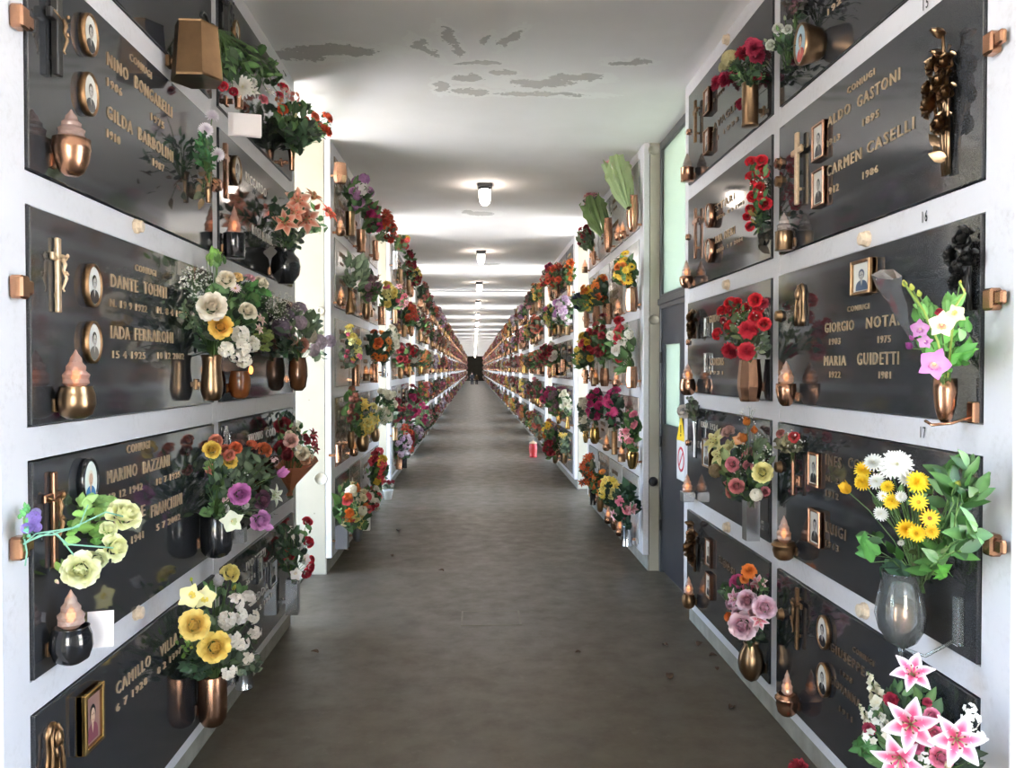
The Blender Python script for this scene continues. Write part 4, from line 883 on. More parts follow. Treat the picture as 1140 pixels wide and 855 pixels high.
bouquet('small purple flower sprig on the copper clip, left edge', 'L', (27, 600, .05), [('hydrangea', '8a74c0/6a5498', 37, 577, 9, .08), ('hydrangea', '7c68b0/5c4a8c', 30, 588, 7, .07), ('hydrangea', '9a84cc/7a64a8', 41, 587, 6, .08), ('hydrangea', '9088b8', 40, 571, 6, .07)], [(28, 571, 6, 9, 12, 9, ('4a8a50', '5c9a5c')), (32, 592, 6, 8, 8, 8, ('4a8a70', '5c9a80'))], name='flower_sprig', cat='flowers')

# ================================================================== RIGHT WALL, nearest section
def rose_relief(label, side, x, y0, y1, mat, heads, w=.06):
    q0 = P(side, x, y1, .03); q1 = P(side, x, y0, .03); h = q1.z - q0.z
    root = wthing('rose_relief', label, 'relief', side, q0.y, q0.z); st = MB(); rs = random.Random(5)
    for (u, v, r_) in heads:
        hx, hz = u * w, v * h; m = MB()
        st.tube([(.0 + .004 * u, -SO - .012, 0), (hx * .3, -SO - .02, h * .3), (hx * .8, -SO - .025, hz * .8), (hx, -SO - .03, hz)], .005, 6)
        kind = 'bud' if r_ < 0 else 'rose'; r_ = abs(r_)
        d = Vector((u * .5, -1, .35)); fm = flower_mb(kind, 'ffffff')
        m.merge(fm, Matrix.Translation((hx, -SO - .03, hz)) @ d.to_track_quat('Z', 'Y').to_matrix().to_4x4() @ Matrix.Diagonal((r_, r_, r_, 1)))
        m.build('rose', mat, root)
    for k in range(16):
        z = h * (.1 + .75 * rs.random()); leaf(st, (rs.uniform(-.3, .3) * w, -SO - .015, z), (rs.uniform(-1, 1), -.4, rs.uniform(-.1, 1)), (0, -1, .2), h * .13, h * .04, (1, 1, 1))
    for k in range(3): st.tube([((k - 1) * .014, -SO - .012, 0), ((k - 1) * .02, -SO - .02, h * .5)], .006, 6)
    st.build('stems_and_leaves', mat, root); return root
rose_relief('tall bronze relief of a bunch of roses, second row of the right wall', 'R', 1050, 29, 195, 'bronze', [(.1, .93, -.04), (-.4, .76, .036), (.35, .72, .034), (-.75, .62, .034), (.1, .62, .036), (-.5, .5, .046), (.45, .52, .03), (.1, .34, .036), (.0, .8, -.034)], .075)
rose_relief('black relief of a bunch of roses above the orchids, right wall', 'R', 1073, 254, 345, 'blackiron', [(.2, .85, .036), (-.5, .7, .036), (.5, .6, .032), (0, .5, .036), (-.3, .35, .03), (.4, .95, -.03)], .07)
rose_relief('dark bronze relief of roses beside the blue door, bottom row', 'R', 772, 578, 636, 'darkbronze', [(.1, .9, -.05), (-.2, .45, .07), (.4, .66, .05), (.2, .25, .04)], .05)
big = wthing('oval_portrait', 'oval colour portrait in a thick bronze surround, top right', 'portrait', 'R', P('R', 900, 41, .07).y, P('R', 900, 41, .1).z)
q = P('R', 900, 41, .1); s_ = mpp(q); hh = 23.5 * s_; ww = hh * .72
m = MB(); mm = MB().lathe([(.55, 0), (.8, -.03), (1, -.085), (1.03, -.1), (1, -.108), (.9, -.106), (.87, -.1)], 32); m.merge(mm, Matrix(((ww, 0, 0, 0), (0, 0, 1, 0), (0, hh, 0, 0), (0, 0, 0, 1)))); m.build('rim', 'bronze', big)
portrait_mb(ww * .88, hh * .88, True, True, '5a5048', 'b0504a', 'a8c0cc', 9, -.102).build('picture', 'print', big)
cross('R', 887, 148, 228, 'plain gold cross, second row of the right wall', 'gold', False, .36, .026, .02, .016)
rect_photo('R', 909, 137, 178, 'upper of two copper-framed portraits beside the plain gold cross', .115, .022)
rect_photo('R', 909, 188, 230, 'lower of two copper-framed portraits beside the plain gold cross', .115, .022, hair='1c1816')
veil_relief('R', 887, 315, 363, 'small bronze relief of a veiled figure, left of the square holy picture', .05, 'bronze')
fp = rect_photo('R', 956, 289, 328, 'square framed picture of two small figures above the clear wrap', .15, .03, 'darkbronze', .012, bg='e8e4d8', cloth='3c4a5e', hair='4a5262')
rect_photo('R', 904, 504, 542, 'copper-framed portrait beside the small withered bouquet, fourth row', .105, .018)
rect_photo('R', 905, 567, 608, 'copper-framed portrait right of the pointed glass lamp, fourth row', .115, .024)
cross('R', 887, 654, 723, 'bronze crucifix, near slab in the bottom row of the right wall', 'darkbronze', True, .4, .024, .016, .014, 'darkbronze')
oval_photo('R', 914, 704, 38, 'oval portrait, upper of two on the bottom right slab')
oval_photo('R', 914, 757, 38, 'oval portrait, lower of two on the bottom right slab', hair='4a4440')
cross('R', 774, 112, 159, 'dark cross at the top of the far slab, right wall', 'darkbronze', False, .34, .028, .02, .016)
rect_photo('R', 785, 99, 127, 'upper copper-framed photo beside the crimson carnations', .11, .03)
rect_photo('R', 785, 144, 171, 'lower copper-framed photo beside the crimson carnations', .11, .03)
cross('R', 774, 232, 288, 'bronze cross on the far slab left of the red rose garland', 'copper', False, .34, .028, .02, .016)
oval_photo('R', 787, 240, 27, 'upper bronze-rimmed oval portrait left of the red rose garland', .75, .04, 'copper')
oval_photo('R', 787, 279, 27, 'lower bronze-rimmed oval portrait left of the red rose garland', .75, .04, 'copper')
rose_relief('small bronze flower plaque beside the red roses in copper vase', 'R', 772.5, 347, 377, 'bronze', [(0, .8, .05), (.3, .5, .05), (-.3, .35, .045), (.1, .15, .04)], .05)
rect_photo('R', 784.5, 353, 375, 'upper narrow steel-framed photo left of the red roses', .07, .02, 'silver', .008)
rect_photo('R', 784.5, 393, 415, 'lower narrow steel-framed photo left of the red roses', .07, .02, 'silver', .008)
rect_photo('R', 785, 489, 520, 'black and white photo in dark frame behind the withered rose', .15, .02, 'darkbronze', .01, cloth='3a3e3c', bg='c8cdd2')
rect_photo('R', 787, 600, 631, 'upper copper-framed photo, bottom row beside the dark rose relief', .11, .022)
rect_photo('R', 787, 638, 666, 'lower copper-framed photo, bottom row beside the dark rose relief', .11, .022)
for y, t in ((47, 'top'), (333, 'middle'), (607, 'lowest')): clip('R', 1106, y, f'copper slab clip on the right white frame, {t} of three down the near edge')
for x, y, l, mt in ((960, 266, 'pale stud cap on the white frame above the square holy picture', 'tan'), (958, 680, 'pale stud cap on the white frame left of the clear glass vase', 'tan'), (807, 44, 'pale stud cap on the sloping top frame, right wall', 'tan'), (807, 317, 'pale stud cap above the red roses in copper vase', 'tan'), (807.5, 587, 'pale stud cap below the pink and cream bouquet', 'tan'),
        (866, 182, 'square copper stud on the upright strip, right wall', 'copper'), (866, 202, 'flower-shaped copper stud below the square copper stud', 'darkbronze'), (866, 352, 'dark copper stud on the strip beside the small veiled relief', 'darkbronze'), (866, 520, 'dark copper stud on the strip under the withered bouquet', 'darkbronze'), (868, 684, 'dark copper stud on the strip beside the bottom crucifix', 'darkbronze'),
        (765.5, 147, 'small copper stud on the edge beside the dark cross', 'copper'), (764.5, 264, 'small copper stud on the edge beside the bronze cross', 'copper'), (765, 381, 'small copper stud on the edge beside the bronze flower plaque', 'copper'), (764.5, 493, 'small copper stud on the edge beside the warning sign', 'copper'), (765, 594, 'small copper stud on the edge beside the dark rose relief', 'copper')):
    stud('R', x, y, l, .03 if x > 800 else .024, mt, flat='square' in l or mt == 'tan')
lamp('bronze cylinder lamp with frosted cone, on the strip below the copper studs', 'R', 872.5, 236, 258, 279, 20, 'cyl', 'bronze', .09, False, gw=16)
lamp('copper cup lamp with lit glass flame, third row of the right wall', 'R', 875, 401, 427, 452, 22, 'bowl', 'copper', .1, True, gw=18)
lamp('dark bronze ring lamp with pointed glass, fourth row of the right wall', 'R', 872.5, 573, 602, 623, 26, 'ring', 'darkbronze', .1, True, gw=17)
lamp('copper cup lamp with orange bulb, bottom row of the right wall', 'R', 876, 745, 772, 796, 25, 'ring', 'copper', .1, True, gw=13)
lamp('copper cylinder lamp with clear cone at the top far edge', 'R', 765, 170, 187, 202, 15, 'cyl', 'copper', .09, False, gw=11)
lamp('short copper lamp with lit flame beside the lower glass transom', 'R', 764, 289, 308, 321, 15, 'bowl', 'copper', .09, True, gw=11)
lamp('faceted copper lamp with lit flame, third row beside the blue door', 'R', 765.5, 404, 422, 440, 18, 'cup', 'copper', .1, True, gw=13)
lamp('square steel lamp with lit flame beside the warning sign', 'R', 765, 527, 547, 558, 13, 'square', 'silver', .09, True, gw=12)
lamp('bronze lamp with lit flame, bottom row beside the blue door', 'R', 766.5, 641, 661, 677, 15, 'cup', 'darkbronze', .09, True, gw=11)
vase('copper bronze cylinder vase holding crimson carnations', 'R', 835, 93, 141, 19, 'cyl', 'bronze', .13)
vase('faceted copper vase holding red roses, right wall', 'R', 834.5, 400, 447, 27, 'facet', 'copper', .13)
vase('slim steel vase with the withered rose', 'R', 774, 467, 510, 7, 'flute', 'silver', .06)
vase('square steel vase holding the pink and cream bouquet', 'R', 836, 557, 601, 17, 'square', 'silver', .13)
vase('pear-shaped bronze vase holding the pink lilies and roses', 'R', 836, 715, 759, 29, 'pear', 'bronze', .14)
vase('slender copper holder of the small withered bouquet', 'R', 883, 505, 552, 7, 'flute', 'copper', .06)
v_ = vase('copper goblet vase holding the orchids, right wall', 'R', 1052, 421, 470, 25, 'cup', 'copper', .13, bracket=False)
q = P('R', 1052, 468, .13); m = MB(); m.tube([(0, -.13, .004), (.03, -.128, -.006), (.045, -.08, .0), (.05, -.02, .02)], .0045, 8); m.box(.03, .065, -.03, -SO, .0, .06, .004); m.build('bracket', 'copper', v_)
# clear glass vase with an inner copper cup
v_ = vase('clear glass tulip vase holding yellow and white chrysanthemums', 'R', 1024, 646, 719, 52, 'waist', 'clearglass', .14, bracket=False)
b_ = v_.children[0]; s_ = mpp(P('R', 1024, 719, .14)); hv = P('R', 1024, 646, .14).z - v_.location.z
bpy.data.objects.remove(b_)
m = MB(); w_ = 27 * s_
m.lathe([(r * w_, z * hv) for r, z in ((.04, .0), (.3, .0), (.62, .07), (.92, .24), (1, .42), (.88, .66), (.74, .84), (.82, .97), (.86, 1), (.8, 1), (.7, .84), (.84, .64), (.95, .42), (.86, .25), (.5, .1), (.05, .06))], 24, (0, -.14, 0)); m.build('glass_body', 'clearglass', v_)
m = MB()
for k in range(5):
    a = k * 2 * PI / 5 + .4; m.tube([(math.cos(a) * w_ * r_, -.14 + math.sin(a) * w_ * r_, z * hv) for r_, z in ((.35, .03), (.85, .2), (1.02, .42), (.92, .64), (.8, .86))], [.002, .004, .005, .004, .002], 6)
m.build('glass_rib', 'clearglass', v_)
MB().lathe([(r * w_ * .66, z * hv) for r, z in ((.1, .06), (.6, .1), (1, .3), (.9, .55), (.7, .62), (.6, .6))], 18, (.0, -.14, 0)).build('inner_cup', 'copper', v_)
m = MB(); m.tube([(0, -.14, .0), (0, -.14, -.03)], [.012, .004], 8); m.tube([(0, -.14, -.005), (.06, -.1, -.01), (.09, -.02, .05)], .005, 6); m.box(.075, .105, -.03, -SO, .03, .17, .003); m.build('bracket', 'clearglass', v_)
# bouquets
bouquet('white rose sprig beside the thick oval portrait, top right', 'R', (878, 70, .08), [('rose', 'f2f2ea/e2e4d4', 866, 32, 6.5, .1), ('rose', 'f2f2ea/e2e4d4', 877, 33, 5.5, .1), ('rose', 'eef0e4/dce4cc', 858, 50, 6, .12), ('bud', 'd8e0c4/c0cca8', 874, 22, 4.5), ('bud', 'dce4c8/c0cca8', 884, 24, 5), ('bud', 'c8d4b0', 853, 46, 4), ('bud', 'e0e6d0', 861, 56, 4.5)],
    [(874, 46, 12, 10, 44, 11, DARKG), (868, 38, 8, 8, 14, 8, GREENS), (880, 66, 5, 14, 10, 10, DARKG)], name='flower_sprig', cat='flowers')
bouquet('dark dried foliage bunch at the very top right', 'R', (886, 26, .09), [('floret', '5a3038/3c2028', 880, 2, 8), ('floret', '5c343c/3c2028', 889, -4, 9), ('floret', '4a2c30', 884, 10, 6)], [(884, 4, 12, 14, 46, 11, ('2c2a26', '3a322c', '24221e')), (892, 14, 6, 8, 12, 12, DARKG)], name='dried_bunch', cat='flowers')
bouquet('crimson carnations with cream blossoms in the bronze cylinder vase', 'R', (835, 94, .13), [('hydrangea', 'd8cfa0/b8b078', 813, 66, 11), ('carnation', 'a81e3c/841530', 828, 61, 11), ('carnation', '9c2444/7c1834', 840, 54, 11), ('carnation', 'a02848/7c1834', 843, 63, 10), ('carnation', 'a01c3c', 843, 86, 6), ('carnation', 'b02448/8a1838', 800, 92, 9), ('carnation', 'b42a50/8a1838', 808, 89, 10), ('carnation', 'b02448/8a1838', 815, 88, 9), ('hydrangea', 'cfc898/b0a870', 807, 75, 8), ('carnation', '9a1c3a', 825, 116, 7, .05), ('carnation', '9c2444', 836, 49, 8), ('carnation', 'a82848', 797, 97, 6)],
    [(830, 80, 18, 16, 60, 11, DARKG), (843, 82, 9, 14, 24, 10, GREENS), (817, 80, 12, 7, 16, 9, GREENS)])
bouquet('hanging garland of small red roses with dark leaves, second row right wall', 'R', (846, 252, .07), [('rose', 'd41c34/9c1020', x, y, r_, .1) for x, y, r_ in ((836, 180, 7), (848, 179, 7), (850, 193, 7), (836, 196, 6.5), (845, 209, 7), (838, 219, 6.5), (852, 227, 7.5), (835, 233, 5.5), (835, 252, 5.5), (832, 241, 5), (846, 187, 5), (848, 220, 5.5), (840, 203, 5))],
    [(845, 205, 10, 30, 60, 9, ('3a5a34', '2c4a2c', '4c6a40')), (846, 245, 9, 20, 44, 10, DARKG), (851, 265, 7, 14, 18, 12, ('26241e', '322c24')), (838, 240, 5, 10, 10, 8, ('7a6a3c', '8a7a48'))], [(845, 205, 10, 30)], name='rose_garland', cat='flowers', camface=.9)
bouquet('bunch of red roses and carnations in the faceted copper vase', 'R', (834.5, 402, .13), [('rose', 'd42434/9c1420', x, y, r_) for x, y, r_ in ((813, 337, 7.5), (820, 337, 6.5), (814, 346, 7.5), (804, 346, 6.5), (824, 349, 7), (841, 334, 8), (844, 344, 6.5), (841, 353, 7.5), (851, 361, 7.5), (813, 364, 8), (799, 372, 7), (830, 342, 5))] + [('carnation', 'b82236/8c1424', 833, 367, 12, .22), ('carnation', 'ac1e34/841424', 813, 390, 10.5, .2), ('carnation', 'b82438/8c1424', 831, 391, 11.5, .22), ('carnation', '8c1c30/6c1020', 849, 338, 8), ('carnation', 'b02036', 806, 357, 5)],
    [(832, 372, 24, 24, 80, 12, ('5a6a44', '48583a', '6a7850', '3a4a30')), (822, 352, 22, 20, 30, 9, GREENS), (850, 382, 8, 10, 16, 11, GREY)], [(822, 350, 20, 50), (846, 345, 8, 16)])
bouquet('withered pale rose in the slim steel vase beside the blue door', 'R', (774, 468, .06), [('rose', 'd8d0cc/b8aca4', 761, 458, 8, .12), ('bud', 'c8c4bc/a09890', 768, 446, 5, .1)], [(771, 457, 7, 10, 26, 11, ('3a3e34', '2c3028', '565a4a')), (770, 444, 5, 5, 6, 8, GREY)], name='withered_rose', cat='flowers')
bouquet('pink roses, cream lilies and orange tulips in the square steel vase', 'R', (836, 559, .13), [('lily', 'd8d098/c8bc78', 800, 494, 15), ('lily', 'd0cc94/b8b070', 806, 508, 14), ('tulip', 'dc8a3c/c06a24', 832, 473, 9), ('tulip', 'd07838/b05a20', 840, 482, 8), ('tulip', 'cc8040/b06428', 829, 492, 10), ('orchid', 'c88848/a86830/b87030', 824, 490, 9), ('rose', 'dc8a94/c06878', 815.5, 517, 8.5, .22), ('rose', 'd88c90/c07078', 833, 510, 8), ('rose', 'd48a90', 833, 518, 6), ('rose', 'efe6a4/dcd078', 849, 526, 11.5, .22), ('rose', 'd88894/bc6878', 812, 534, 7.5), ('rose', 'da8c90/bc6870', 820, 541, 9, .22), ('rose', 'd4847c/b86460', 815, 548, 7.5), ('hydrangea', 'e8e2d4/d0c8b4', 842, 551, 8, .22), ('rose', 'd07c88', 852, 547, 5.5), ('rose', 'c8a49c/b08478', 811, 481, 8), ('hydrangea', 'a08a6c/84704f', 797, 524, 9), ('rose', 'c89a90', 835, 503, 5), ('lily', 'd8d4a0/c0b878', 814, 500, 11)],
    [(828, 528, 28, 26, 110, 12, GREENS + DARKG), (802, 510, 10, 20, 26, 14, OLIVE), (846, 508, 14, 22, 40, 11, ('4a5a3c', '3c4a30')), (826, 550, 20, 8, 30, 11, DARKG), (800, 516, 6, 12, 10, 12, ('6a8a40', '5a7a38'))], [(836, 500, 20, 50), (852, 505, 9, 60), (822, 516, 12, 30), (834, 466, 14, 26)])
bouquet('pink lilies, pink roses and orange carnation in the pear-shaped bronze vase', 'R', (836, 717, .14), [('carnation', 'e8883c/cc6820', 834, 636, 9.5), ('rose', 'd8609c/b84880', 821, 648, 9), ('carnation', 'e08038', 829, 645, 6), ('lily', 'f0d8d8/e08890', 844, 651, 10), ('rose', 'd8708c/b8506c', 833, 654, 6.5), ('rose', 'ecd8de/d65888', 832, 669, 12, .25), ('lily', 'e8ccd8/d888a8', 821, 667, 11, .22), ('rose', 'eed8e0/dc6090', 851, 676, 13.5, .25), ('rose', 'f0dce0/dc6c98', 827, 696, 16, .27), ('rose', 'e4c0cc/cc7090', 823, 684, 9, .23), ('carnation', 'd87838', 812, 687, 6.5), ('lily', 'f0dcdc/d87080', 846, 690, 10, .24), ('rose', 'd8a0a4', 840, 682, 7, .22), ('rose', 'e4c0cc/d070a0', 814, 672, 7)],
    [(832, 672, 22, 30, 70, 11, ('4a3a34', '3c4030', '5a5040')), (810, 657, 8, 8, 18, 10, GREENS), (838, 708, 12, 8, 30, 10, DARKG), (850, 655, 7, 12, 14, 9, GREENS)])
bouquet('small withered bouquet with red buds on a slender copper holder', 'R', (883, 507, .06), [('rose', 'cc4448/9c2830', 884, 487, 6.5, .1), ('rose', 'b06860/8c4844', 869, 483, 5.5, .1), ('floret', '8a8260/6c6648', 877, 493, 7, .1)],
    [(877, 494, 15, 9, 70, 10, ('5d5b44', '6c6a50', '4a4836', '7a765a')), (884, 500, 8, 4, 12, 8, ('4a4836', '3a3a2c'))], [(884, 490, 12, 26)], name='withered_bouquet')
ob = bouquet('purple and cream orchids with green leaves in the copper goblet vase', 'R', (1052, 423, .13), [('orchid', 'cc70c0/a84a9c/e8c8a0', 1040, 405, 19, .3), ('orchid', 'ead8b4/dcc08c/c83050', 1048, 362, 16, .27), ('orchid', 'ead8ac/dcc484/d8a830', 1063, 350, 12, .22), ('orchid', 'c878bc/a85098/e0b0d0', 1025, 366, 12, .24), ('tulip', 'c060ac/a04890', 1015, 388, 8, .22), ('bud', 'b858a4/984088', 1016, 378, 6, .2), ('bud', 'e8e07c/c8cc50', 1008, 318, 7, .2), ('bud', 'e4e080/c8cc50', 1016, 322, 7, .2), ('bud', 'd8dc78/b8c450', 1024, 329, 7, .2), ('bud', 'c07838', 1073, 324, 4, .16), ('bud', 'e0c848', 1069, 315, 4, .16), ('rose', 'c83858', 1046, 348, 5, .2), ('orchid', 'd48ac8/b060a8', 1030, 380, 9, .24)],
    [(1042, 380, 16, 12, 22, 26, ('4f8a3c', '5f9a4a', '3f7a34')), (1030, 345, 13, 9, 16, 22, ('5a8f48', '6fa458', '447a38')), (1069, 394, 12, 9, 16, 24, ('4f8a3c', '447a38', '5f9a4a')), (1070, 366, 9, 9, 9, 18, ('3f7234', '4f8440')), (1058, 336, 11, 8, 12, 20, ('5a8a48', '6a9a54')), (1050, 412, 8, 6, 8, 16, ('447a38', '4f8a3c'))], camface=.9)
m = MB(); loc = ob.location
for pts in ([(1052, 420, .13), (1044, 380, .2), (1028, 345, .2), (1006, 314, .2)], [(1055, 420, .13), (1060, 370, .16), (1064, 340, .16), (1074, 326, .16), (1068, 314, .16)]):
    m.tube([tuple(P('R', *p) - loc) for p in pts], .003, 6, lin('8aa048'))
m.build('stem', 'plant', ob)
# crumpled clear wrap cone
m = MB(); apex = P('R', 1019, 388, .12); o_ = P('R', 985, 318, .09)
ring = [(968, 306, .06), (981, 301, .08), (996, 299, .1), (1002, 307, .12), (999, 311, .115), (985, 310, .1), (973, 310, .075)]
vs = []; n_ = len(ring)
for i in range(6):
    u = i / 5
    for k, r_ in enumerate(ring):
        p = P('R', *r_).lerp(apex, u); c_ = P('R', 985, 306, .09).lerp(apex, u); p = c_ + (p - c_) * (1 + .12 * (1 if (k + i) % 2 else -1)); vs.append(tuple(p - o_))
fs = [(i * n_ + k, i * n_ + (k + 1) % n_, (i + 1) * n_ + (k + 1) % n_, (i + 1) * n_ + k) for i in range(5) for k in range(n_)]
m.add(vs, fs, smooth=False); tag(m.build('plastic_wrap', 'wrap', None, tuple(o_)), 'crumpled clear plastic cone tucked in the orchids', 'wrapping')
MUMS = [('mum', 'f4f2ea/eceae0/e8e4c0', 999, 517, 17, .3), ('mum', 'f4f2ea/eceae0/e8e4c0', 991, 522, 13, .28), ('mum', 'f2f0e8/e8e6da/e8e4c0', 973, 515, 11, .24), ('mum', 'f0d028/e4b820/d8a818', 961, 523, 10, .22), ('mum', 'ecc824/e0b41c/d8a818', 961, 537, 10, .24), ('tulip', 'f0c42c/e0a820', 946, 549, 13, .2), ('mum', 'f0eee4/e8e6da/e0dcb0', 976, 536, 9.5, .26), ('mum', 'f0d028/e4b820/d8a818', 988, 542, 8, .28), ('mum', 'f0eee6/e8e6da/e8e4c0', 1009, 532, 9.5, .26), ('mum', 'f4d828/e8c020/dcb018', 1021.5, 537, 12.5, .27), ('daisy', 'f0eee6/e8e6da/e0c860', 983, 552, 6.5, .28), ('mum', 'eccc30/dcb020/c89818', 993, 558, 9.5, .29), ('mum', 'f0eee6/e8e6da/e8e4c0', 1003, 553, 6.5, .28), ('daisy', 'f0d030/e4c028/c89818', 1022.5, 559, 10, .27), ('mum', 'f0eee6/e6e4d8/e8e4c0', 981, 572, 8.5, .28), ('mum', 'ecc424/dcac1c/c89818', 1009, 589, 11, .3), ('mum', 'f0cc28/e0b420/c89818', 1021, 594, 10, .3), ('daisy', 'f0b828/e4a820/7a4a18', 1035, 577, 10.5, .28), ('mum', 'e8c030/d8ac20/c89818', 1037.5, 592, 8.5, .28), ('daisy', 'ece8dc', 1003, 604, 4, .2), ('bud', 'd8d060', 1066, 540, 9, .2)]
mb_ = bouquet('yellow and white chrysanthemums with leafy branches in the clear glass vase', 'R', (1024, 648, .14), MUMS,
    [(965, 606, 8, 16, 10, 20, ('4f8a40', '3f7a34')), (996, 636, 12, 10, 14, 26, ('2c4a38', '244030', '34543c')), (1030, 612, 22, 22, 50, 14, ('3a4a2c', '5a5a3c', '4a5c34')), (986, 562, 12, 12, 18, 13, GREENS), (1049, 636, 10, 8, 8, 24, ('5f9a40', '4f8a34')), (1020, 548, 20, 12, 14, 11, GREENS)], camface=1.0, spread=.08)
m = MB(); loc = mb_.location
for (pts, n_, L) in (([(1030, 645, .1), (1050, 585, .13), (1056, 520, .14)], 12, .1), ([(1032, 645, .1), (1062, 590, .14), (1079, 518, .14)], 14, .09), ([(1034, 645, .1), (1058, 606, .16), (1088, 592, .17)], 9, .1), ([(1034, 645, .1), (1064, 575, .13), (1090, 548, .13)], 10, .09), ([(1030, 646, .1), (1046, 622, .18), (1070, 614, .19)], 8, .09), ([(1022, 645, .1), (1038, 560, .1), (1044, 534, .1)], 9, .09), ([(1018, 646, .1), (990, 612, .13), (965, 594, .13)], 6, .08), ([(1030, 645, .1), (1062, 560, .16), (1064, 540, .16)], 9, .09)):
    ps = [P('R', *p) - loc for p in pts]
    for i in range(2): sprig(m, ps[i], ps[i + 1], n_ * 3 // 5 + (i * n_) // 3, L * .8, L * .17, ('2f5724', '3a642c', '274b1e', '48743a', '20411a'), .01)
m.build('leafy_branch', 'plant', mb_)
LIL = 'f4e6ea/d8487c'
bouquet('pink and white lilies with red and white filler, bottom right', 'R', (1026, 880, .14), [('lily', LIL, 1016, 752, 22, .26), ('lily', LIL, 1014, 806, 28, .34), ('lily', LIL, 1002, 842, 27, .36), ('lily', LIL, 1064, 822, 28, .33), ('rose', 'e090a8/c86888', 1037, 797, 9, .24), ('bud', 'e0d0a0/d08890', 1034, 808, 9, .26), ('rose', 'dc7898/c05880', 1018, 828, 11, .3), ('rose', 'e48ca4/cc5c84', 1048, 843, 13, .33), ('bud', 'e8dcb0/d8a090', 1055, 852, 12, .34), ('carnation', 'a82444/841830', 992, 779, 9, .22), ('carnation', 'a83858/841c38', 968, 811, 8, .22), ('floret', 'f0ece2/dcd6c4', 977, 798, 11, .24), ('floret', 'f0ece2/dcd6c4', 969, 820, 10, .24), ('floret', 'f0ece0/dcd6c4', 1081, 800, 11, .24), ('floret', 'eeeade/dcd6c4', 1088, 820, 9, .26), ('spike', 'ece6d0/dcd4b4', 974, 768, 20, .2), ('spike', 'ece6d0/dcd4b4', 964, 797, 14, .2), ('spike', 'e8e2d0', 985, 806, 14, .24), ('floret', 'f0ece0', 1030, 846, 9, .3), ('floret', 'ece8da', 1080, 790, 8, .22), ('carnation', 'b03858', 1032, 782, 6, .2), ('rose', 'd87090', 1040, 815, 8, .26)],
    [(1012, 800, 42, 40, 90, 20, ('3a5a34', '2c4a2c', '4a6a3c')), (962, 832, 12, 10, 22, 18, ('4a7a40', '3c6a34')), (1000, 780, 22, 16, 40, 20, DARKG), (1080, 846, 14, 10, 20, 18, DARKG), (985, 850, 20, 8, 20, 18, GREENS)], camface=.9)
vase('copper vase under the pink and white lilies, bottom right', 'R', 1026, 876, 935, 34, 'cyl', 'copper', .14)
# ================================================================== later sections
ORD = ('first', 'second', 'third', 'fourth', 'fifth', 'sixth', 'seventh', 'eighth', 'ninth')
def place(side, k, r, c): return f"{ROWN[r]} row, {ORD[c]} niche of the {ORD[k]} {WORD[side]} section"
PAL = {
 'dark red': [('rose', '8c1c2a/5c101a'), ('rose', '9c2434/6c1420'), ('carnation', '7c1826/54101a'), ('bud', '3c5a30')],
 'red and white': [('rose', 'b82436/801420'), ('rose', 'e8e2d8/d4ccbc'), ('carnation', 'b02030/7c141e'), ('hydrangea', 'e4ded2/ccc4b0')],
 'magenta': [('carnation', 'a82860/7c1844'), ('carnation', 'b83070/8c1c50'), ('mum', '9c2458/a82860/8c2050')],
 'pink': [('rose', 'd8808c/b85c6c'), ('carnation', 'd47c90/b45868'), ('lily', 'e6bcc0/c86478')],
 'orange': [('gerbera', 'd8742c/b85418/6c3418'), ('gerbera', 'dc8838/bc6420/6c3c18'), ('rose', 'cc5c28/a44018')],
 'yellow and orange': [('gerbera', 'e8c038/d8a020/6c3c18'), ('rose', 'd87c34/b85c1c'), ('mum', 'e6c848/d0a028/a87c20')],
 'yellow and pink': [('tulip', 'dc6c90/b84c6c'), ('rose', 'e4d070/c8ac48'), ('floret', 'd8d48c/b8b060')],
 'cream and white': [('rose', 'e8e0cc/d0c4a4'), ('hydrangea', 'dcd8c4/c4bca0'), ('mum', 'e4e0d2/d8d2bc/c8bc80')],
 'purple and white': [('hydrangea', 'a878a8/805080'), ('rose', 'c490bc/985c90'), ('floret', 'e0dcd8/c8c0c4')],
 'lilac': [('hydrangea', 'b498b4/8c7090'), ('hydrangea', 'c8b0c0/a488a0'), ('floret', 'dcd0d8')],
 'mauve': [('hydrangea', '8c6878/684858'), ('spike', 'a07884/7c5464'), ('spike', 'b08c8c/886468')],
 'yellow': [('lily', 'e8d070/d8b040'), ('mum', 'e0c850/ccac34/a88428'), ('rose', 'e4d890/ccb858')],
 'red and orange': [('carnation', 'b8402c/8c2818'), ('rose', 'c4502c/983418'), ('lily', 'b84830/8c2c1c')],
 'red and yellow': [('rose', 'b02838/801820'), ('rose', 'd8b840/b89428'), ('floret', 'c83c48')],
 'green': [],
 'navy blue': [('carnation', '283050/1c2238'), ('carnation', '303a5c/222a44')],
 'orange lily': [('lily', 'd06030/a84420'), ('star', 'c8562c/a03c1c')],
 'brownish red': [('hydrangea', '7c4838/582c24'), ('carnation', '6c3430/4c2220')],
 'white and orange': [('rose', 'e8dcb8/d0bc88'), ('carnation', 'd87430/b45418'), ('rose', 'e6d890/c8b058'), ('hydrangea', 'e8e0cc/d0c4a8'), ('rose', 'cc5058/a03440')],
}
RANDPAL = ['dark red', 'red and white', 'magenta', 'pink', 'orange', 'yellow and orange', 'yellow and pink', 'cream and white', 'purple and white', 'mauve', 'yellow', 'red and orange', 'red and yellow', 'brownish red', 'lilac', 'dark red', 'pink', 'red and white', 'brownish red', 'mauve']
GSET = [GREENS, DARKG, GREY, GREENS]
def rv(r): 
    while True:
        v = Vector((r.uniform(-1, 1), r.uniform(-1, 1), r.uniform(-1, 1)))
        if .05 < v.length <= 1: return v
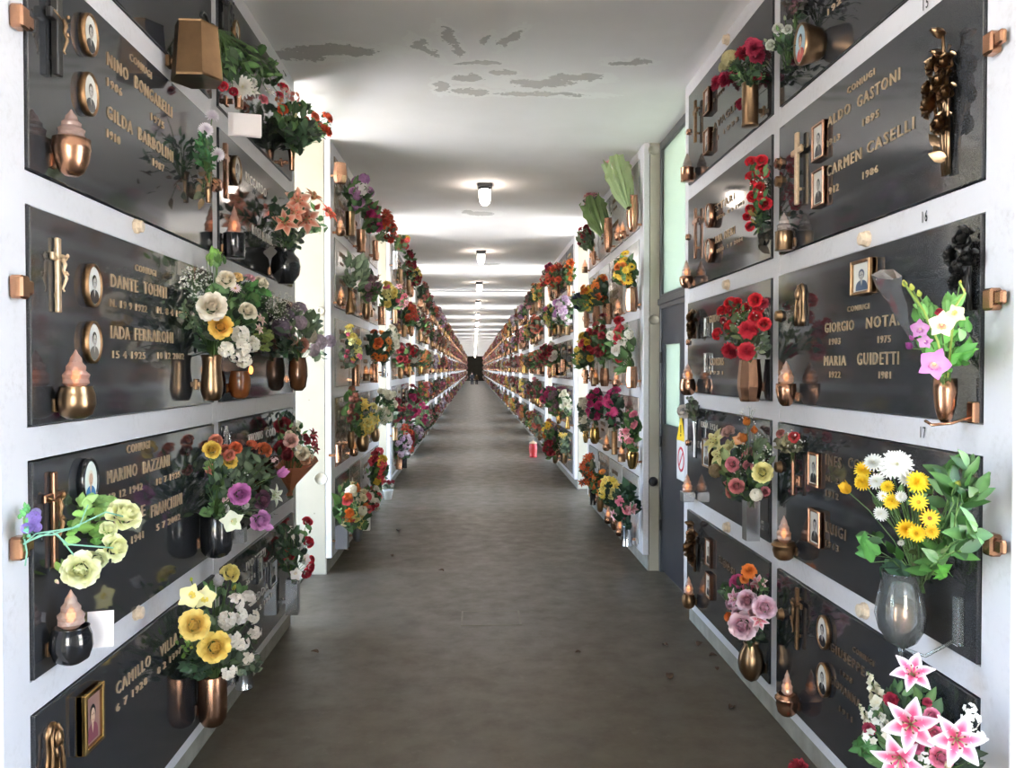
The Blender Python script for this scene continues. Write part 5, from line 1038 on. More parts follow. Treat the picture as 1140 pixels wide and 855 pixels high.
def mid_flowers(rr, side, mouth, cen, rh, rvv, pal, n, fs):
    """positions and directions of the flowers of one bouquet"""
    ax = axis_of(side); res = []; lim = WX[side]
    kinds = PAL[pal]
    for i in range(n if kinds else 0):
        for _ in range(12):
            v = rv(rr); v = v.normalized() * (.55 + .45 * rr.random())
            if v.dot(ax) < -.35 or v.z < -.8 or v.y > .5: continue
            break
        p = cen + Vector((v.x * rh * .75, v.y * rh, v.z * rvv))
        if (p.x - lim) * SG[side] < .04: p.x = lim + SG[side] * .04
        kd = kinds[i % len(kinds)]; d = v.normalized() * .7 + ax * .3 + Vector((0, -.55, .2))
        res.append((kd[0], kd[1], p, fs * rr.uniform(.8, 1.15) * (1.25 if kd[0] in ('lily', 'star', 'spike') else 1), d))
    return res
def mid_foliage(rr, side, mouth, cen, rh, rvv, n, greens, L, pts=(), nseg=3):
    m = MB(); ax = axis_of(side)
    for i in range(n):
        v = rv(rr); p = cen + Vector((v.x * rh * .8, v.y * rh, v.z * rvv)) * .95 - Vector((0, 0, rvv * .15))
        if (p.x - WX[side]) * SG[side] < .03: p.x = WX[side] + SG[side] * .03
        d = ((p - mouth).normalized() + rv(rr) * .7 + ax * .15).normalized(); l = L * rr.uniform(.7, 1.3)
        q = p - d * l * .5 - mouth
        leaf(m, q, d, (SG[side] * .4, -1, rr.uniform(0, .8)), l, l * rr.uniform(.2, .3), lin(rr.choice(greens)), n=nseg)
    for p in pts: m.tube([(0, 0, -.02), tuple((p - mouth) * .5 + Vector((0, 0, .01))), tuple(p - mouth)], .0025, 3, lin('4c6a36'), caps=False)
    return m
def mid_bouquet(side, k, r, c, mouth, cen, rh, rvv, pal, n=10, greens=GREENS, fs=.045, nl=60, L=.1, gyps=0):
    rr = random.Random(k * 1000 + r * 100 + c * 10 + (side == 'R'))
    root = thing('flower_bouquet', f"{pal} {'foliage' if pal == 'green' else 'flower'} bouquet, {place(side, k, r, c)}", 'bouquet', tuple(mouth), 0, 'bouquets along the grave walls')
    fl = mid_flowers(rr, side, mouth, cen, rh, rvv, pal, n, fs)
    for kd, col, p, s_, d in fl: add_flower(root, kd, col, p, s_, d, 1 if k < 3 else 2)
    m = mid_foliage(rr, side, mouth, cen, rh, rvv, nl, greens, L, [f[2] for f in fl]); m.build('foliage', 'plant', root)
    if gyps:
        m = MB()
        for i in range(gyps):
            p = cen + Vector([a * b for a, b in zip(rv(rr), (rh * .8, rh, rvv))]) - mouth; r_ = .006
            m.add([(p.x + r_, p.y, p.z), (p.x - r_, p.y, p.z), (p.x, p.y + r_, p.z), (p.x, p.y - r_, p.z), (p.x, p.y, p.z + r_), (p.x, p.y, p.z - r_)], [(0, 2, 4), (2, 1, 4), (1, 3, 4), (3, 0, 4), (2, 0, 5), (1, 2, 5), (3, 1, 5), (0, 3, 5)], lin('e6e2da'))
        m.build('filler_blossom', 'plant', root)
    return root
def far_variant(i):
    rr = random.Random(900 + i); pal = RANDPAL[i % len(RANDPAL)]; mo = Vector((0, 0, 0)); m = MB(); ce = Vector((.05, 0, .14))
    kinds = PAL[pal]
    for j in range(24):
        v = rv(rr).normalized() * (.6 + .4 * rr.random()); v.x = abs(v.x); p = ce + Vector((v.x * .12, v.y * .18, v.z * .19))
        kd = kinds[j % len(kinds)]; d = v + Vector((.4, -.5, .2)); q = .045 * rr.uniform(.7, 1.3)
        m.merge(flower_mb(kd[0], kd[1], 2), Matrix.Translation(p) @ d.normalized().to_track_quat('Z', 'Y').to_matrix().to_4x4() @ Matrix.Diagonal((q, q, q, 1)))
    for j in range(40):
        v = rv(rr); p = ce + Vector((v.x * .1, v.y * .14, v.z * .15 - .02)); d = (p + rv(rr) * .1).normalized(); l = .1
        leaf(m, p - d * .05, d, (.4, -1, .4), l, l * .26, lin(rr.choice(GSET[i % 4])), n=2)
    return pal, m
VAR = [far_variant(i) for i in range(24)]
VARM = {}
VST = ('facet', 'cyl', 'waist', 'bullet', 'bowl', 'urn'); VMT = ('copper', 'copper', 'bronze', 'copper', 'darkbronze', 'brass')
_vm = {}
def vase_mesh(style, mat, w, h, seg=14):
    key = (style, mat, round(w, 3), round(h, 3))
    if key not in _vm:
        if style == 'square': m = MB().lathe([(r * w * 1.25, z * h) for r, z in ((.05, 0), (1, 0), (1, 1), (.88, 1), (.85, .85))], 4, smooth=False, rot=PI / 4)
        else: m = MB().lathe([(r * w, z * h) for r, z in VP[style]], 8 if style == 'facet' else seg, smooth=style != 'facet', rot=PI / 8)
        _vm[key] = m.mesh('body', mat)
    return _vm[key]
BRK = MB().box(-.01, .01, 0, .1, .05, .07).mesh('bracket', 'copper')
LC = MB().lathe([(r * .04, z * .07) for r, z in VP['bowl']], 14).mesh('cup', 'copper')
LCD = MB().lathe([(r * .038, z * .075) for r, z in VP['cyl']], 14).mesh('cup', 'bronze')
LG = flame_glass(.03, .1, 8).mesh('glass_flame', 'glass')
fb = MB().lathe([(.003, 0), (.008, .01), (.013, .025), (.008, .045), (.001, .055)], 6); LB = fb.mesh('bulb', 'flame')
# one-mesh versions for the small distant ones
fm_ = MB(); fm_.lathe([(r * .04, z * .07) for r, z in VP['bowl']], 8, mi=0); g_ = flame_glass(.03, .1, 6); g_.mi = [1] * len(g_.f); fm_.merge(g_, Matrix.Translation((0, 0, .068))); b_ = MB().lathe([(.003, 0), (.013, .025), (.001, .055)], 5); b_.mi = [2] * len(b_.f); fm_.merge(b_, Matrix.Translation((0, 0, .075)))
LFAR = fm_.mesh('votive_lamp', ['copper', 'glass', 'flame'])
def mid_vase(side, k, r, c, p, style, mat, w, h, extra=''):
    """p: foot of the vase on its axis"""
    desc = {'copper': 'copper', 'bronze': 'bronze', 'darkbronze': 'dark bronze', 'brass': 'brass', 'greyplastic': 'dark grey', 'silver': 'steel', 'blackgloss': 'black', 'whiteplastic': 'white'}[mat]
    lab = f"{desc} {'faceted ' if style == 'facet' else ''}vase, {extra}{place(side, k, r, c)}"
    if k < 4:
        root = thing('flower_vase', lab, 'vase', tuple(p), RZ[side], 'vases along the grave walls')
        obj('body', vase_mesh(style, mat, w, h), root)
        d = abs(p.x - WX[side]); o = obj('bracket', BRK, root, (0, w * .7, 0), (0, 0, 0), (1, max(.1, (d - w * .7) / .1), 1))
    else:
        root = obj('flower_vase', vase_mesh(style, mat, w, h), None, tuple(p), (0, 0, RZ[side])); tag(root, lab, 'vase', 'vases along the grave walls')
    return root
def mid_lamp(side, k, r, c, p, s=1.0, dark=False, extra=''):
    lab = f"{'bronze cylinder' if dark else 'copper'} votive lamp, {extra}{place(side, k, r, c)}"
    if k < 4:
        root = thing('votive_lamp', lab, 'votive lamp', tuple(p), RZ[side], 'votive lamps along the grave walls')
        obj('cup', LCD if dark else LC, root, sc=(s, s, s)); obj('glass_flame', LG, root, (0, 0, .068 * s), sc=(s, s, s)); obj('bulb', LB, root, (0, 0, .075 * s), sc=(s, s, s))
        d = abs(p.x - WX[side]); obj('bracket', BRK, root, (0, .03 * s, -.03), (0, 0, 0), (1, max(.1, (d - .03 * s) / .1), 1))
    else:
        root = obj('votive_lamp', LFAR, None, tuple(p), (0, 0, RZ[side])); tag(root, lab, 'votive lamp', 'votive lamps along the grave walls')
    return root
OV = {}
def ov(side, k, r, c, b=None, v=None, l=None, **kw): OV[(side, k, r, c)] = dict(b=b, v=v, l=l, **kw)
# --- second left section (px: bouquet centre and half sizes; vase x, top, foot, width; lamp x, foot)
ov('L', 1, 0, 0, None, (379, 182, 204, 16, 'facet', 'copper'), (379, 263))
ov('L', 1, 0, 1, (398, 214, 16, 18, 'purple and white'), (390, 236, 263, 11, 'cyl', 'bronze'))
ov('L', 1, 0, 2, (414, 240, 13, 17, 'magenta'), (402, 256, 281, 10, 'cyl', 'copper'))
ov('L', 1, 0, 3, (428, 254, 13, 15, 'red and orange'), (418, 268, 290, 7, 'cyl', 'copper'))
ov('L', 1, 1, 0, None, None, (380, 341))
ov('L', 1, 1, 1, (396, 299, 17, 21, 'green'), (390, 320, 350, 11, 'bottle', 'darkbronze'), greens=('5d7058', '6f8068', '4a5c48', '83917a'))
ov('L', 1, 1, 2, (412, 318, 13, 16, 'mauve'), (408, 338, 356, 10, 'bowl', 'bronze'), (412, 353))
ov('L', 1, 1, 3, (432, 330, 14, 12, 'yellow and pink'), (425, 341, 362, 9, 'cyl', 'copper'))
ov('L', 1, 2, 0, None, None, None)
ov('L', 1, 2, 1, (390, 386, 13, 22, 'yellow and pink'), (396, 406, 430, 9, 'cyl', 'copper'), (408, 424))
ov('L', 1, 2, 2, (422, 384, 16, 19, 'orange'), (417, 405, 426, 9, 'cyl', 'copper'), (413, 424))
ov('L', 1, 2, 3, (436, 378, 10, 14, 'cream and white'), (428, 402, 420, 7, 'cyl', 'silver'))
ov('L', 1, 3, 0, None, (377, 495, 515, 7, 'cyl', 'copper'), None)
ov('L', 1, 3, 1, (392, 452, 10, 20, 'brownish red'), (391, 480, 500, 8, 'bowl', 'darkbronze'), (394, 508))
ov('L', 1, 3, 2, (404, 465, 20, 18, 'yellow'), (404, 484, 503, 14, 'bowl', 'bronze'))
ov('L', 1, 3, 3, (428, 450, 14, 20, 'cream and white'), (418, 477, 492, 10, 'bowl', 'bronze'))
ov('L', 1, 4, 0, (386, 560, 16, 26, 'white and orange'), (381, 584, 610, 15, 'square', 'greyplastic'))
ov('L', 1, 4, 1, (400, 566, 14, 22, 'white and orange'), (398, 585, 603, 12, 'bowl', 'greyplastic'))
ov('L', 1, 4, 2, (413, 556, 11, 14, 'red and white'), (408, 568, 590, 9, 'square', 'whiteplastic'))
ov('L', 1, 4, 3, (420, 522, 15, 20, 'red and yellow'), (418, 540, 560, 8, 'cyl', 'blackgloss'))
# --- third left section
ov('L', 2, 0, 0, (447, 262, 11, 16, 'red and yellow'), (440, 280, 300, 6, 'cyl', 'silver'))
ov('L', 2, 0, 1, (455, 292, 9, 16, 'dark red'), (446, 300, 316, 5, 'cyl', 'bronze'))
ov('L', 2, 0, 2, (462, 308, 7, 10, 'yellow'), (455, 312, 325, 5, 'cyl', 'bronze'))
ov('L', 2, 1, 0, (444, 332, 9, 12, 'pink'), (440, 345, 360, 5, 'cyl', 'bronze'))
ov('L', 2, 1, 1, (455, 350, 9, 12, 'red and orange'), (450, 362, 375, 6, 'cyl', 'darkbronze'))
ov('L', 2, 2, 0, (447, 396, 11, 13, 'dark red'), (446, 408, 422, 7, 'bowl', 'darkbronze'))
ov('L', 2, 2, 1, (460, 398, 9, 12, 'brownish red'), (455, 408, 420, 6, 'bowl', 'darkbronze'))
ov('L', 2, 3, 0, (441, 458, 10, 13, 'dark red'), (440, 476, 490, 6, 'cyl', 'bronze'))
ov('L', 2, 3, 1, (456, 453, 12, 17, 'magenta'), (450, 472, 485, 6, 'cyl', 'bronze'))
ov('L', 2, 3, 2, (468, 458, 12, 18, 'magenta'), (462, 475, 486, 6, 'cyl', 'bronze'))
ov('L', 2, 4, 1, (451, 492, 11, 17, 'red and orange'), (450, 503, 521, 7, 'square', 'blackgloss'))
# --- second right section
ov('R', 1, 0, 0, (683, 184, 9, 8, 'pink'), (704, 218, 258, 14, 'bowl', 'copper'), (688, 268), wrap=('greenwrap', 687, 190, 700, 232, 13))
ov('R', 1, 0, 1, (659, 222, 9, 9, 'pink'), (677, 243, 281, 10, 'bowl', 'copper'), (693, 266), wrap=('darkgreenwrap', 661, 232, 672, 262, 12))
ov('R', 1, 0, 2, (652, 264, 10, 12, 'dark red'), (661, 280, 295, 6, 'bowl', 'copper'))
ov('R', 1, 0, 3, None, None, (651, 304))
ov('R', 1, 1, 0, (697, 300, 15, 17, 'yellow and orange'), (703, 320, 347, 15, 'facet', 'copper'), (688, 352))
ov('R', 1, 1, 1, (669, 322, 11, 16, 'orange'), (676, 338, 361, 12, 'facet', 'copper'))
ov('R', 1, 1, 2, (656, 331, 11, 14, 'yellow and orange'), (664, 341, 362, 9, 'facet', 'copper'))
ov('R', 1, 1, 3, (646, 335, 9, 9, 'navy blue'), (653, 346, 365, 7, 'facet', 'copper'))
ov('R', 1, 2, 0, (693, 382, 16, 27, 'red and white'), (703, 408, 432, 14, 'facet', 'copper'), (686, 431), gyps=70)
ov('R', 1, 2, 1, (671, 376, 12, 24, 'dark red'), (673, 410, 430, 11, 'facet', 'copper'), (663, 428))
ov('R', 1, 2, 2, (656, 384, 11, 20, 'red and yellow'), (661, 412, 430, 8, 'facet', 'copper'))
ov('R', 1, 2, 3, (646, 395, 9, 15, 'yellow'), (652, 412, 427, 6, 'cyl', 'copper'))
ov('R', 1, 3, 0, (702, 477, 12, 22, 'pink'), (704, 497, 522, 14, 'urn', 'brass'), (692, 514))
ov('R', 1, 3, 1, (684, 454, 14, 20, 'magenta'), (684, 480, 506, 7, 'cyl', 'darkbronze'), (675, 502))
ov('R', 1, 3, 2, (664, 450, 12, 18, 'magenta'), (662, 476, 494, 11, 'bowl', 'brass'))
ov('R', 1, 3, 3, (651, 460, 9, 20, 'cream and white'), (652, 480, 493, 7, 'urn', 'brass'))
ov('R', 1, 4, 0, (697, 560, 16, 26, 'pink'), (698, 585, 608, 13, 'cyl', 'silver'), (690, 597), greens=('1f3826', '26442c', '183020'), n=6, nl=80)
ov('R', 1, 4, 1, (680, 545, 13, 15, 'yellow'), (684, 572, 590, 9, 'bowl', 'copper'), (677, 583))
ov('R', 1, 4, 2, (668, 538, 11, 14, 'orange'), (668, 552, 570, 8, 'bowl', 'darkbronze'))
ov('R', 1, 4, 3, (655, 524, 10, 17, 'orange lily'), (660, 545, 562, 7, 'cyl', 'blackgloss'))
# --- third right section
ov('R', 2, 0, 0, (634, 300, 8, 12, 'orange'), (634, 318, 330, 6, 'cyl', 'copper'))
ov('R', 2, 0, 1, (619, 306, 12, 14, 'red and orange'), (620, 318, 332, 6, 'bowl', 'copper'), (614, 335))
ov('R', 2, 1, 0, (630, 346, 10, 14, 'lilac'), (632, 360, 373, 6, 'cyl', 'bronze'))
ov('R', 2, 1, 1, (622, 348, 9, 14, 'purple and white'), (623, 362, 374, 6, 'bowl', 'bronze'))
ov('R', 2, 2, 0, None, (627, 400, 414, 7, 'facet', 'copper'), None)
ov('R', 2, 2, 1, (613, 394, 10, 12, 'dark red'), (618, 405, 416, 6, 'cyl', 'copper'), (612, 421))
ov('R', 2, 3, 0, (630, 450, 9, 13, 'cream and white'), (632, 462, 478, 6, 'bottle', 'brass'))
ov('R', 2, 3, 1, (617, 447, 10, 14, 'mauve'), (622, 462, 472, 6, 'bowl', 'brass'))
ov('R', 2, 4, 0, (629, 492, 7, 12, 'yellow'), (629, 502, 516, 6, 'bowl', 'darkbronze'), n=4)
ov('R', 2, 4, 1, (614, 498, 10, 12, 'dark red'), (618, 505, 516, 6, 'bowl', 'darkbronze'))
SLM = ('marblegrey', 'marblebrown', 'marblewhite', 'marbledark', 'granite2')
_sm = {}
def slab_mesh(k_pan, mat):
    key = (round(k_pan, 3), mat)
    if key not in _sm: _sm[key] = MB().box(-k_pan / 2 + .004, k_pan / 2 - .004, -SO, .03, .004, .588, .0025).mesh('slab', mat)
    return _sm[key]
PH = [portrait_mb(.045, .06, False, seed=i, y=-.004).mesh('picture', 'print') for i in range(3)]
rq = random.Random(77)
NAMES = ('ROSSI', 'BRUNI', 'LUISA', 'PIETRO', 'CONTI', 'ANNA')
TXM = {}
def txm(n, mat):
    if (n, mat) not in TXM: TXM[(n, mat)] = text_mb(n, .3, .042, .006).mesh('lettering', mat)
    return TXM[(n, mat)]
stuff = {'slab': MB(), 'vase': MB(), 'lamp': MB(), 'bouquet': MB()}
for side in 'LR':
    ax = axis_of(side); X = WX[side]
    for k in range(1, NB):
        for c, (a_, b_) in enumerate(panels(k)):
            for r in range(5):
                Y = (a_ + b_) / 2; z = rb(r); o = OV.get((side, k, r, c)); rot = Matrix.Translation((X, Y, z)) @ Matrix.Rotation(RZ[side], 4, 'Z')
                # ---- slab
                if k == 1 and side == 'L': mat = ('marblebrown', 'marblegrey', 'marblegrey', 'marblebrown', 'marblewhite')[(r + c) % 5] if c else ('marblebrown', 'marblegrey', 'marblegrey', 'marblebrown', 'marbledark')[r]
                elif k == 1: mat = ('marblegrey', 'marblewhite', 'marblegrey', 'marblebrown', 'marblegrey')[(r + 2 * c) % 5]
                elif k == 2 and side == 'R': mat = 'marbledark' if rq.random() < .8 else 'granite2'
                else: mat = rq.choice(SLM)
                if k <= 7:
                    dn = {'marblegrey': 'pale grey marble', 'marblebrown': 'brownish marble', 'marblewhite': 'off-white marble', 'marbledark': 'dark grey', 'granite2': 'black granite'}[mat]
                    lab = f"{dn} slab, {place(side, k, r, c)}"
                    if k <= 2:
                        rt = wthing('grave_slab', lab, 'grave slab', side, Y, z, 'grave slabs of the later sections'); obj('slab', slab_mesh(b_ - a_, mat), rt)
                        lm = 'letterdark' if mat in ('marblegrey', 'marblebrown', 'marblewhite') else 'gold'
                        for j, zz in enumerate((.46, .39, .22, .16)):
                            if j % 2 == 0: obj('lettering', txm(NAMES[(r + c + j + k) % 6], lm), rt, (-.16, -SO, zz))
                            else: obj('lettering', txm(str(1900 + (r * 7 + c * 13 + j * 29 + k) % 99), lm), rt, (-.1, -SO, zz), sc=(.55, 1, .6))
                        if (side, k, r, c) not in (('L', 1, 2, 0),): obj('picture', PH[(r + c) % 3], rt, (-.25, -SO - .002, .42))
                    else: tag(obj('grave_slab', slab_mesh(b_ - a_, mat), None, (X, Y, z), (0, 0, RZ[side])), lab, 'grave slab', 'grave slabs of the later sections')
                else: stuff['slab'].merge(MB().box(-(b_ - a_) / 2 + .004, (b_ - a_) / 2 - .004, -SO, .03, .004, .588), rot)
                # ---- vase, lamp, bouquet
                j = rq.randrange(6); st, mt = VST[j], VMT[rq.randrange(6)]; w, h = rq.choice((.045, .052, .06)), rq.choice((.16, .19, .22))
                dy = rq.uniform(-.08, .12) * SG[side]; out = .08
                vp_ = Vector((X + SG[side] * out, Y + dy, z + .05)); lp = Vector((X + SG[side] * .065, Y + dy - .22 * (1 if dy > 0 else -1), z + .05))
                hasv = hasb = True; hasl = rq.random() < .8
                pal = rq.choice(RANDPAL); rh, rvv = rq.uniform(.15, .19), rq.uniform(.17, .22); gr = rq.choice(GSET); n = rq.choice((15, 17, 19)); kw = {}
                cen = vp_ + Vector((SG[side] * .04, 0, h + rvv * .75))
                if o:
                    hasv, hasb, hasl = o['v'] is not None, o['b'] is not None, o['l'] is not None
                    if hasv:
                        x, yt, yb, wp, st, mt = o['v']; vp_ = P(side, x, yb, out); h = P(side, x, yt, out).z - vp_.z; w = wp * mpp(vp_) / 2
                    if hasl: lp = P(side, *o['l'], .065)
                    elif hasv and k < 3 and c > 0: hasl = True; lp = Vector((X + SG[side] * .065, vp_.y + .2, z + .05))
                    if hasb:
                        x, y, rx, ry, pal = o['b']; cen = P(side, x, y, .15); q = mpp(cen); rh, rvv = rx * q, ry * q
                        if not hasv: vp_ = cen - Vector((0, 0, rvv + h))
                    gr = o.get('greens', gr); n = o.get('n', 18); rh *= 1.12; rvv *= 1.08
                    for a in ('nl', 'gyps'):
                        if a in o: kw[a] = o[a]
                mouth = vp_ + Vector((0, 0, h))
                if k <= 7:
                    if hasv: mid_vase(side, k, r, c, vp_, st, mt, w, h)
                    if hasl: mid_lamp(side, k, r, c, lp, 1.0, (r + c + k) % 4 == 0)
                    if hasb:
                        if k <= 3:
                            fs = max(.028, min(.052, rh * .34)); bo = mid_bouquet(side, k, r, c, mouth, cen, rh, rvv, pal, n, gr, fs, **kw)
                            if o and 'wrap' in o:
                                mt_, x0, y0, x1, y1, wr = o['wrap']; m = MB(); t0 = P(side, x0, y0, .17); b0 = P(side, x1, y1, .12); q = wr * mpp(t0)
                                us = (0, .12, .35, .6, .8, .95, 1.08); pts = [b0.lerp(t0, u) - mouth for u in us]; rr_ = random.Random(c)
                                m.tube(pts, [q * .22, q * .42, q * .72, q * .88, q * .95, q * 1.0, q * 1.12], 24, caps=False)
                                wv = []
                                for i, v in enumerate(m.v):
                                    ce_ = pts[i // 24]; f_ = 1 + (.16 if i % 2 else -.12) + .1 * math.sin(i * .9); v = ce_ + (Vector(v) - ce_) * f_
                                    if i // 24 == 6: v.z += rr_.uniform(-.04, .05)
                                    wv.append(tuple(v))
                                m.v = wv; m.sm = [False] * len(m.f); m.build('gauze_wrap', mt_, bo)
                        else:
                            i = rq.randrange(24)
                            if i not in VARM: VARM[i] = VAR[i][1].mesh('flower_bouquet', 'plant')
                            ob_ = obj('flower_bouquet', VARM[i], None, tuple(mouth), (0, 0, 0), (SG[side] * 1.0 * rq.uniform(.85, 1.1), rq.uniform(.85, 1.15), rq.uniform(.85, 1.15)))
                            tag(ob_, f"{VAR[i][0]} flower bouquet, {place(side, k, r, c)}", 'bouquet', 'bouquets along the grave walls')
                else:
                    i = rq.randrange(24); s_ = rq.uniform(.85, 1.15)
                    stuff['bouquet'].merge(VAR[i][1], Matrix.Translation(mouth) @ Matrix.Diagonal((SG[side] * s_, s_, s_, 1)))
                    stuff['vase'].merge(MB().lathe([(q_ * w, zz * h) for q_, zz in VP[st]], 8), Matrix.Translation(vp_))
                    if hasl: stuff['lamp'].merge(fm_, Matrix.Translation(lp))
for nm, key, mats, lab, cat in (('grave_slabs', 'slab', 'marblegrey', 'grave slabs of the far sections down the corridor', 'grave slabs'), ('flower_vases', 'vase', 'copper', 'copper vases of the far sections down the corridor', 'vases'), ('votive_lamps', 'lamp', ['copper', 'glass', 'amberglass'], 'votive lamps of the far sections down the corridor', 'votive lamps'), ('flower_bouquets', 'bouquet', 'plant', 'mixed bouquets of the far sections down the corridor', 'bouquets')):
    o = stuff[key].build(nm, mats); tag(o, lab, cat); o['kind'] = 'stuff'
# white pot of red flowers on the floor, red lantern
q = PZ(432, 556, 0); s_ = mpp(q); w = 5.5 * s_; rt = thing('flower_pot', 'white pot standing on the floor at the third left section', 'pot', tuple(q))
MB().lathe([(r_ * w, z_ * w * 2) for r_, z_ in ((.05, 0), (.7, 0), (1, .9), (1.08, .92), (1.08, 1), (.95, 1), (.9, .9))], 14).build('body', 'whiteplastic', rt)
rt2 = thing('flower_bouquet', 'small red and white plant in the white floor pot', 'bouquet', (q.x, q.y, w * 2)); m = MB(); rr = random.Random(3)
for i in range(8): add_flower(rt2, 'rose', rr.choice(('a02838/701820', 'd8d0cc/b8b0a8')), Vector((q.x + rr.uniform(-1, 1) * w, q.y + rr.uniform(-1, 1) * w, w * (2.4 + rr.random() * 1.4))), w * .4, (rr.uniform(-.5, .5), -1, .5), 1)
for i in range(20): d = Vector((rr.uniform(-1, 1), rr.uniform(-1, 1), rr.uniform(.1, 1))).normalized(); leaf(m, d * w * .4, d, (0, 0, 1), w * 1.6, w * .35, lin(rr.choice(GREY)))
m.build('foliage', 'plant', rt2)
q = PZ(593.5, 509, 0); s_ = mpp(q); w = 5 * s_; rt = thing('lantern', 'red plastic grave lantern standing on the floor by the right wall', 'lantern', tuple(q))
MB().lathe([(r_ * w, z_ * w * 3.6) for r_, z_ in ((.05, 0), (.8, 0), (.9, .06), (.78, .12), (.95, .5), (.85, .85), (.6, .86))], 14).build('body', 'redglass', rt)
MB().lathe([(.9 * w, w * 3.05), (.92 * w, w * 3.2), (.5 * w, w * 3.5), (.12 * w, w * 3.6), (.1 * w, w * 3.9), (.02 * w, w * 3.95)], 14).build('lid', 'gold', rt)

# ================================================================== ceiling lamps
for k in range(0, NB):
    y = B0 + PER * k + 1.62; x = .11
    lab = 'ceiling lamp nearest the camera, above the first grave section' if k == 0 else (f'lit ceiling lamp, {ORD[k - 1]} of the row visible down the corridor' if k < 9 else f'lit ceiling lamp far down the corridor, number {k} in the row from the front')
    rt = thing('ceiling_lamp', lab, 'ceiling lamp', (x, y, ZC), 0, 'ceiling lamps in a row')
    m = MB(); m.box(-.075, .075, -.085, .085, -.035, 0, .008); m.lathe([(.066, -.055), (.07, -.035), (.06, -.03)], 16, sy=1.15); m.build('base', 'doorframe', rt)
    m = MB(); m.lathe([(.004, -.215), (.03, -.208), (.048, -.185), (.058, -.14), (.06, -.09), (.058, -.05)], 16, sy=1.15); m.build('glass_cover', 'tube', rt)
    m = MB()
    for a in (0, PI / 2, PI, 3 * PI / 2): m.tube([(.066 * math.cos(a + .78), .075 * math.sin(a + .78), -.05), (.068 * math.cos(a + .78), .078 * math.sin(a + .78), -.13), (.05 * math.cos(a + .78), .056 * math.sin(a + .78), -.2), (0, 0, -.222)], .003, 4)
    m.build('guard', 'silver', rt)

# ================================================================== door in the first right opening
dX = XR + .165; d0, d1 = B0 + BL, B0 + PER
dr = struct(thing('door_1', 'x', 'x', (dX, (d0 + d1) / 2, 0)))
for a in ('label', 'category'): del dr[a]
hw = (d1 - d0) / 2
m = MB()
for (a0, a1, z0, z1) in ((-hw, -hw + .05, 0, ZC), (hw - .05, hw, 0, ZC), (-hw + .05, hw - .05, 2.2, 2.32), (-hw + .05, hw - .05, ZC - .07, ZC)): m.box(-.03, .05, a0, a1, z0, z1, .004)
m.box(-.045, .05, -hw, hw, 2.235, 2.285, .004); m.build('door_frame', 'doorframe', dr)
m = MB(); lw = hw - .052; wy0, wy1, wz0, wz1 = lw - .6, lw - .1, 1.25, 1.9
for (a0, a1, z0, z1) in ((-lw, lw, .03, wz0), (-lw, lw, wz1, 2.195), (-lw, wy0, wz0, wz1), (wy1, lw, wz0, wz1)): m.box(-.02, .025, a0, a1, z0, z1)
lf = m.build('door_leaf', 'doorblue', dr)
MB().box(-.006, .006, wy0, wy1, wz0, wz1).build('window_pane', 'frosted', lf)
MB().box(-.006, .006, -hw + .05, hw - .05, 2.32, ZC - .07).build('transom_pane', 'frosted', dr)
for z0 in (.35, 1.05, 1.75): MB().lathe([(.004, 0), (.013, .003), (.013, .09), (.004, .093)], 8, (-.026, lw - .0, z0)).build('hinge', 'blackiron', lf)
m = MB(); m.box(-.05, -.02, -lw + .06, -lw + .085, 1.0, 1.03); m.box(-.06, -.048, -lw + .06, -lw + .19, 1.0, 1.022, .004); m.build('door_handle', 'silver', lf)
sg_ = thing('warning_sign', 'white paper sign with yellow warning triangle and red ring on the blue door', 'sign', (dX - .022, 6.16, .86))
MB().box(-.002, 0, -.13, .13, 0, .3).build('sheet', 'whiteplastic', sg_)
m = MB(); m.add([(-.004, -.13, .3), (-.004, .13, .3), (-.004, 0, .5), (0, -.13, .3), (0, .13, .3), (0, 0, .5)], [(0, 1, 2), (5, 4, 3), (0, 3, 4, 1), (1, 4, 5, 2), (2, 5, 3, 0)], smooth=False); m.build('warning_triangle', 'yellow', sg_)
MB().box(-.006, -.003, -.008, .008, .36, .42).box(-.006, -.003, -.008, .008, .335, .35).build('exclamation_mark', 'ink', sg_)
m = MB(); m.lathe([(.075, 0), (.095, 0), (.095, .002), (.075, .002)], 24, caps=False); mm = MB(); mm.merge(m, Matrix.Translation((-.004, 0, .16)) @ Matrix.Rotation(PI / 2, 4, 'Y'))
mm.merge(MB().box(-.08, .08, -.008, .008, 0, .002), Matrix.Translation((-.004, 0, .16)) @ Matrix.Rotation(PI / 2, 4, 'Y') @ Matrix.Rotation(PI / 4, 4, 'Z')); mm.build('prohibition_ring', 'red', sg_)
# things on the block ends
def disc(name, label, cat, x, y, r, mat, prof, Y=B0 + PER):
    q = PY(x, y, Y); w = r * mpp(q); m = MB(); m.lathe([(a * w, b * w) for a, b in prof], 24); mm = MB().merge(m, Matrix.Rotation(PI / 2, 4, 'X'))
    return tag(mm.build(name, mat, None, tuple(q)), label, cat)
disc('wall_disc', 'round white disc on the left concrete end wall', 'disc', 357, 346, 5, 'concrete', [(1, 0), (1, .15), (.9, .25), (.4, .25), (.38, .2), (.01, .2)])
disc('wall_ring', 'faint round cast mark on the left concrete end wall, lower down', 'mark', 357, 533, 7, 'concrete', [(1.05, 0), (1.05, .06), (.9, .06), (.9, .005), (.01, .005)])
disc('wall_ring', 'round cast mark on the right concrete end wall beside the door', 'mark', 728, 356, 6, 'concrete', [(1.05, 0), (1.05, .08), (.9, .08), (.9, .005), (.01, .005)])
disc('wall_ring', 'round cast mark high on the right concrete end wall', 'mark', 728, 167, 6, 'concrete', [(1.05, 0), (1.05, .08), (.9, .08), (.9, .005), (.01, .005)])
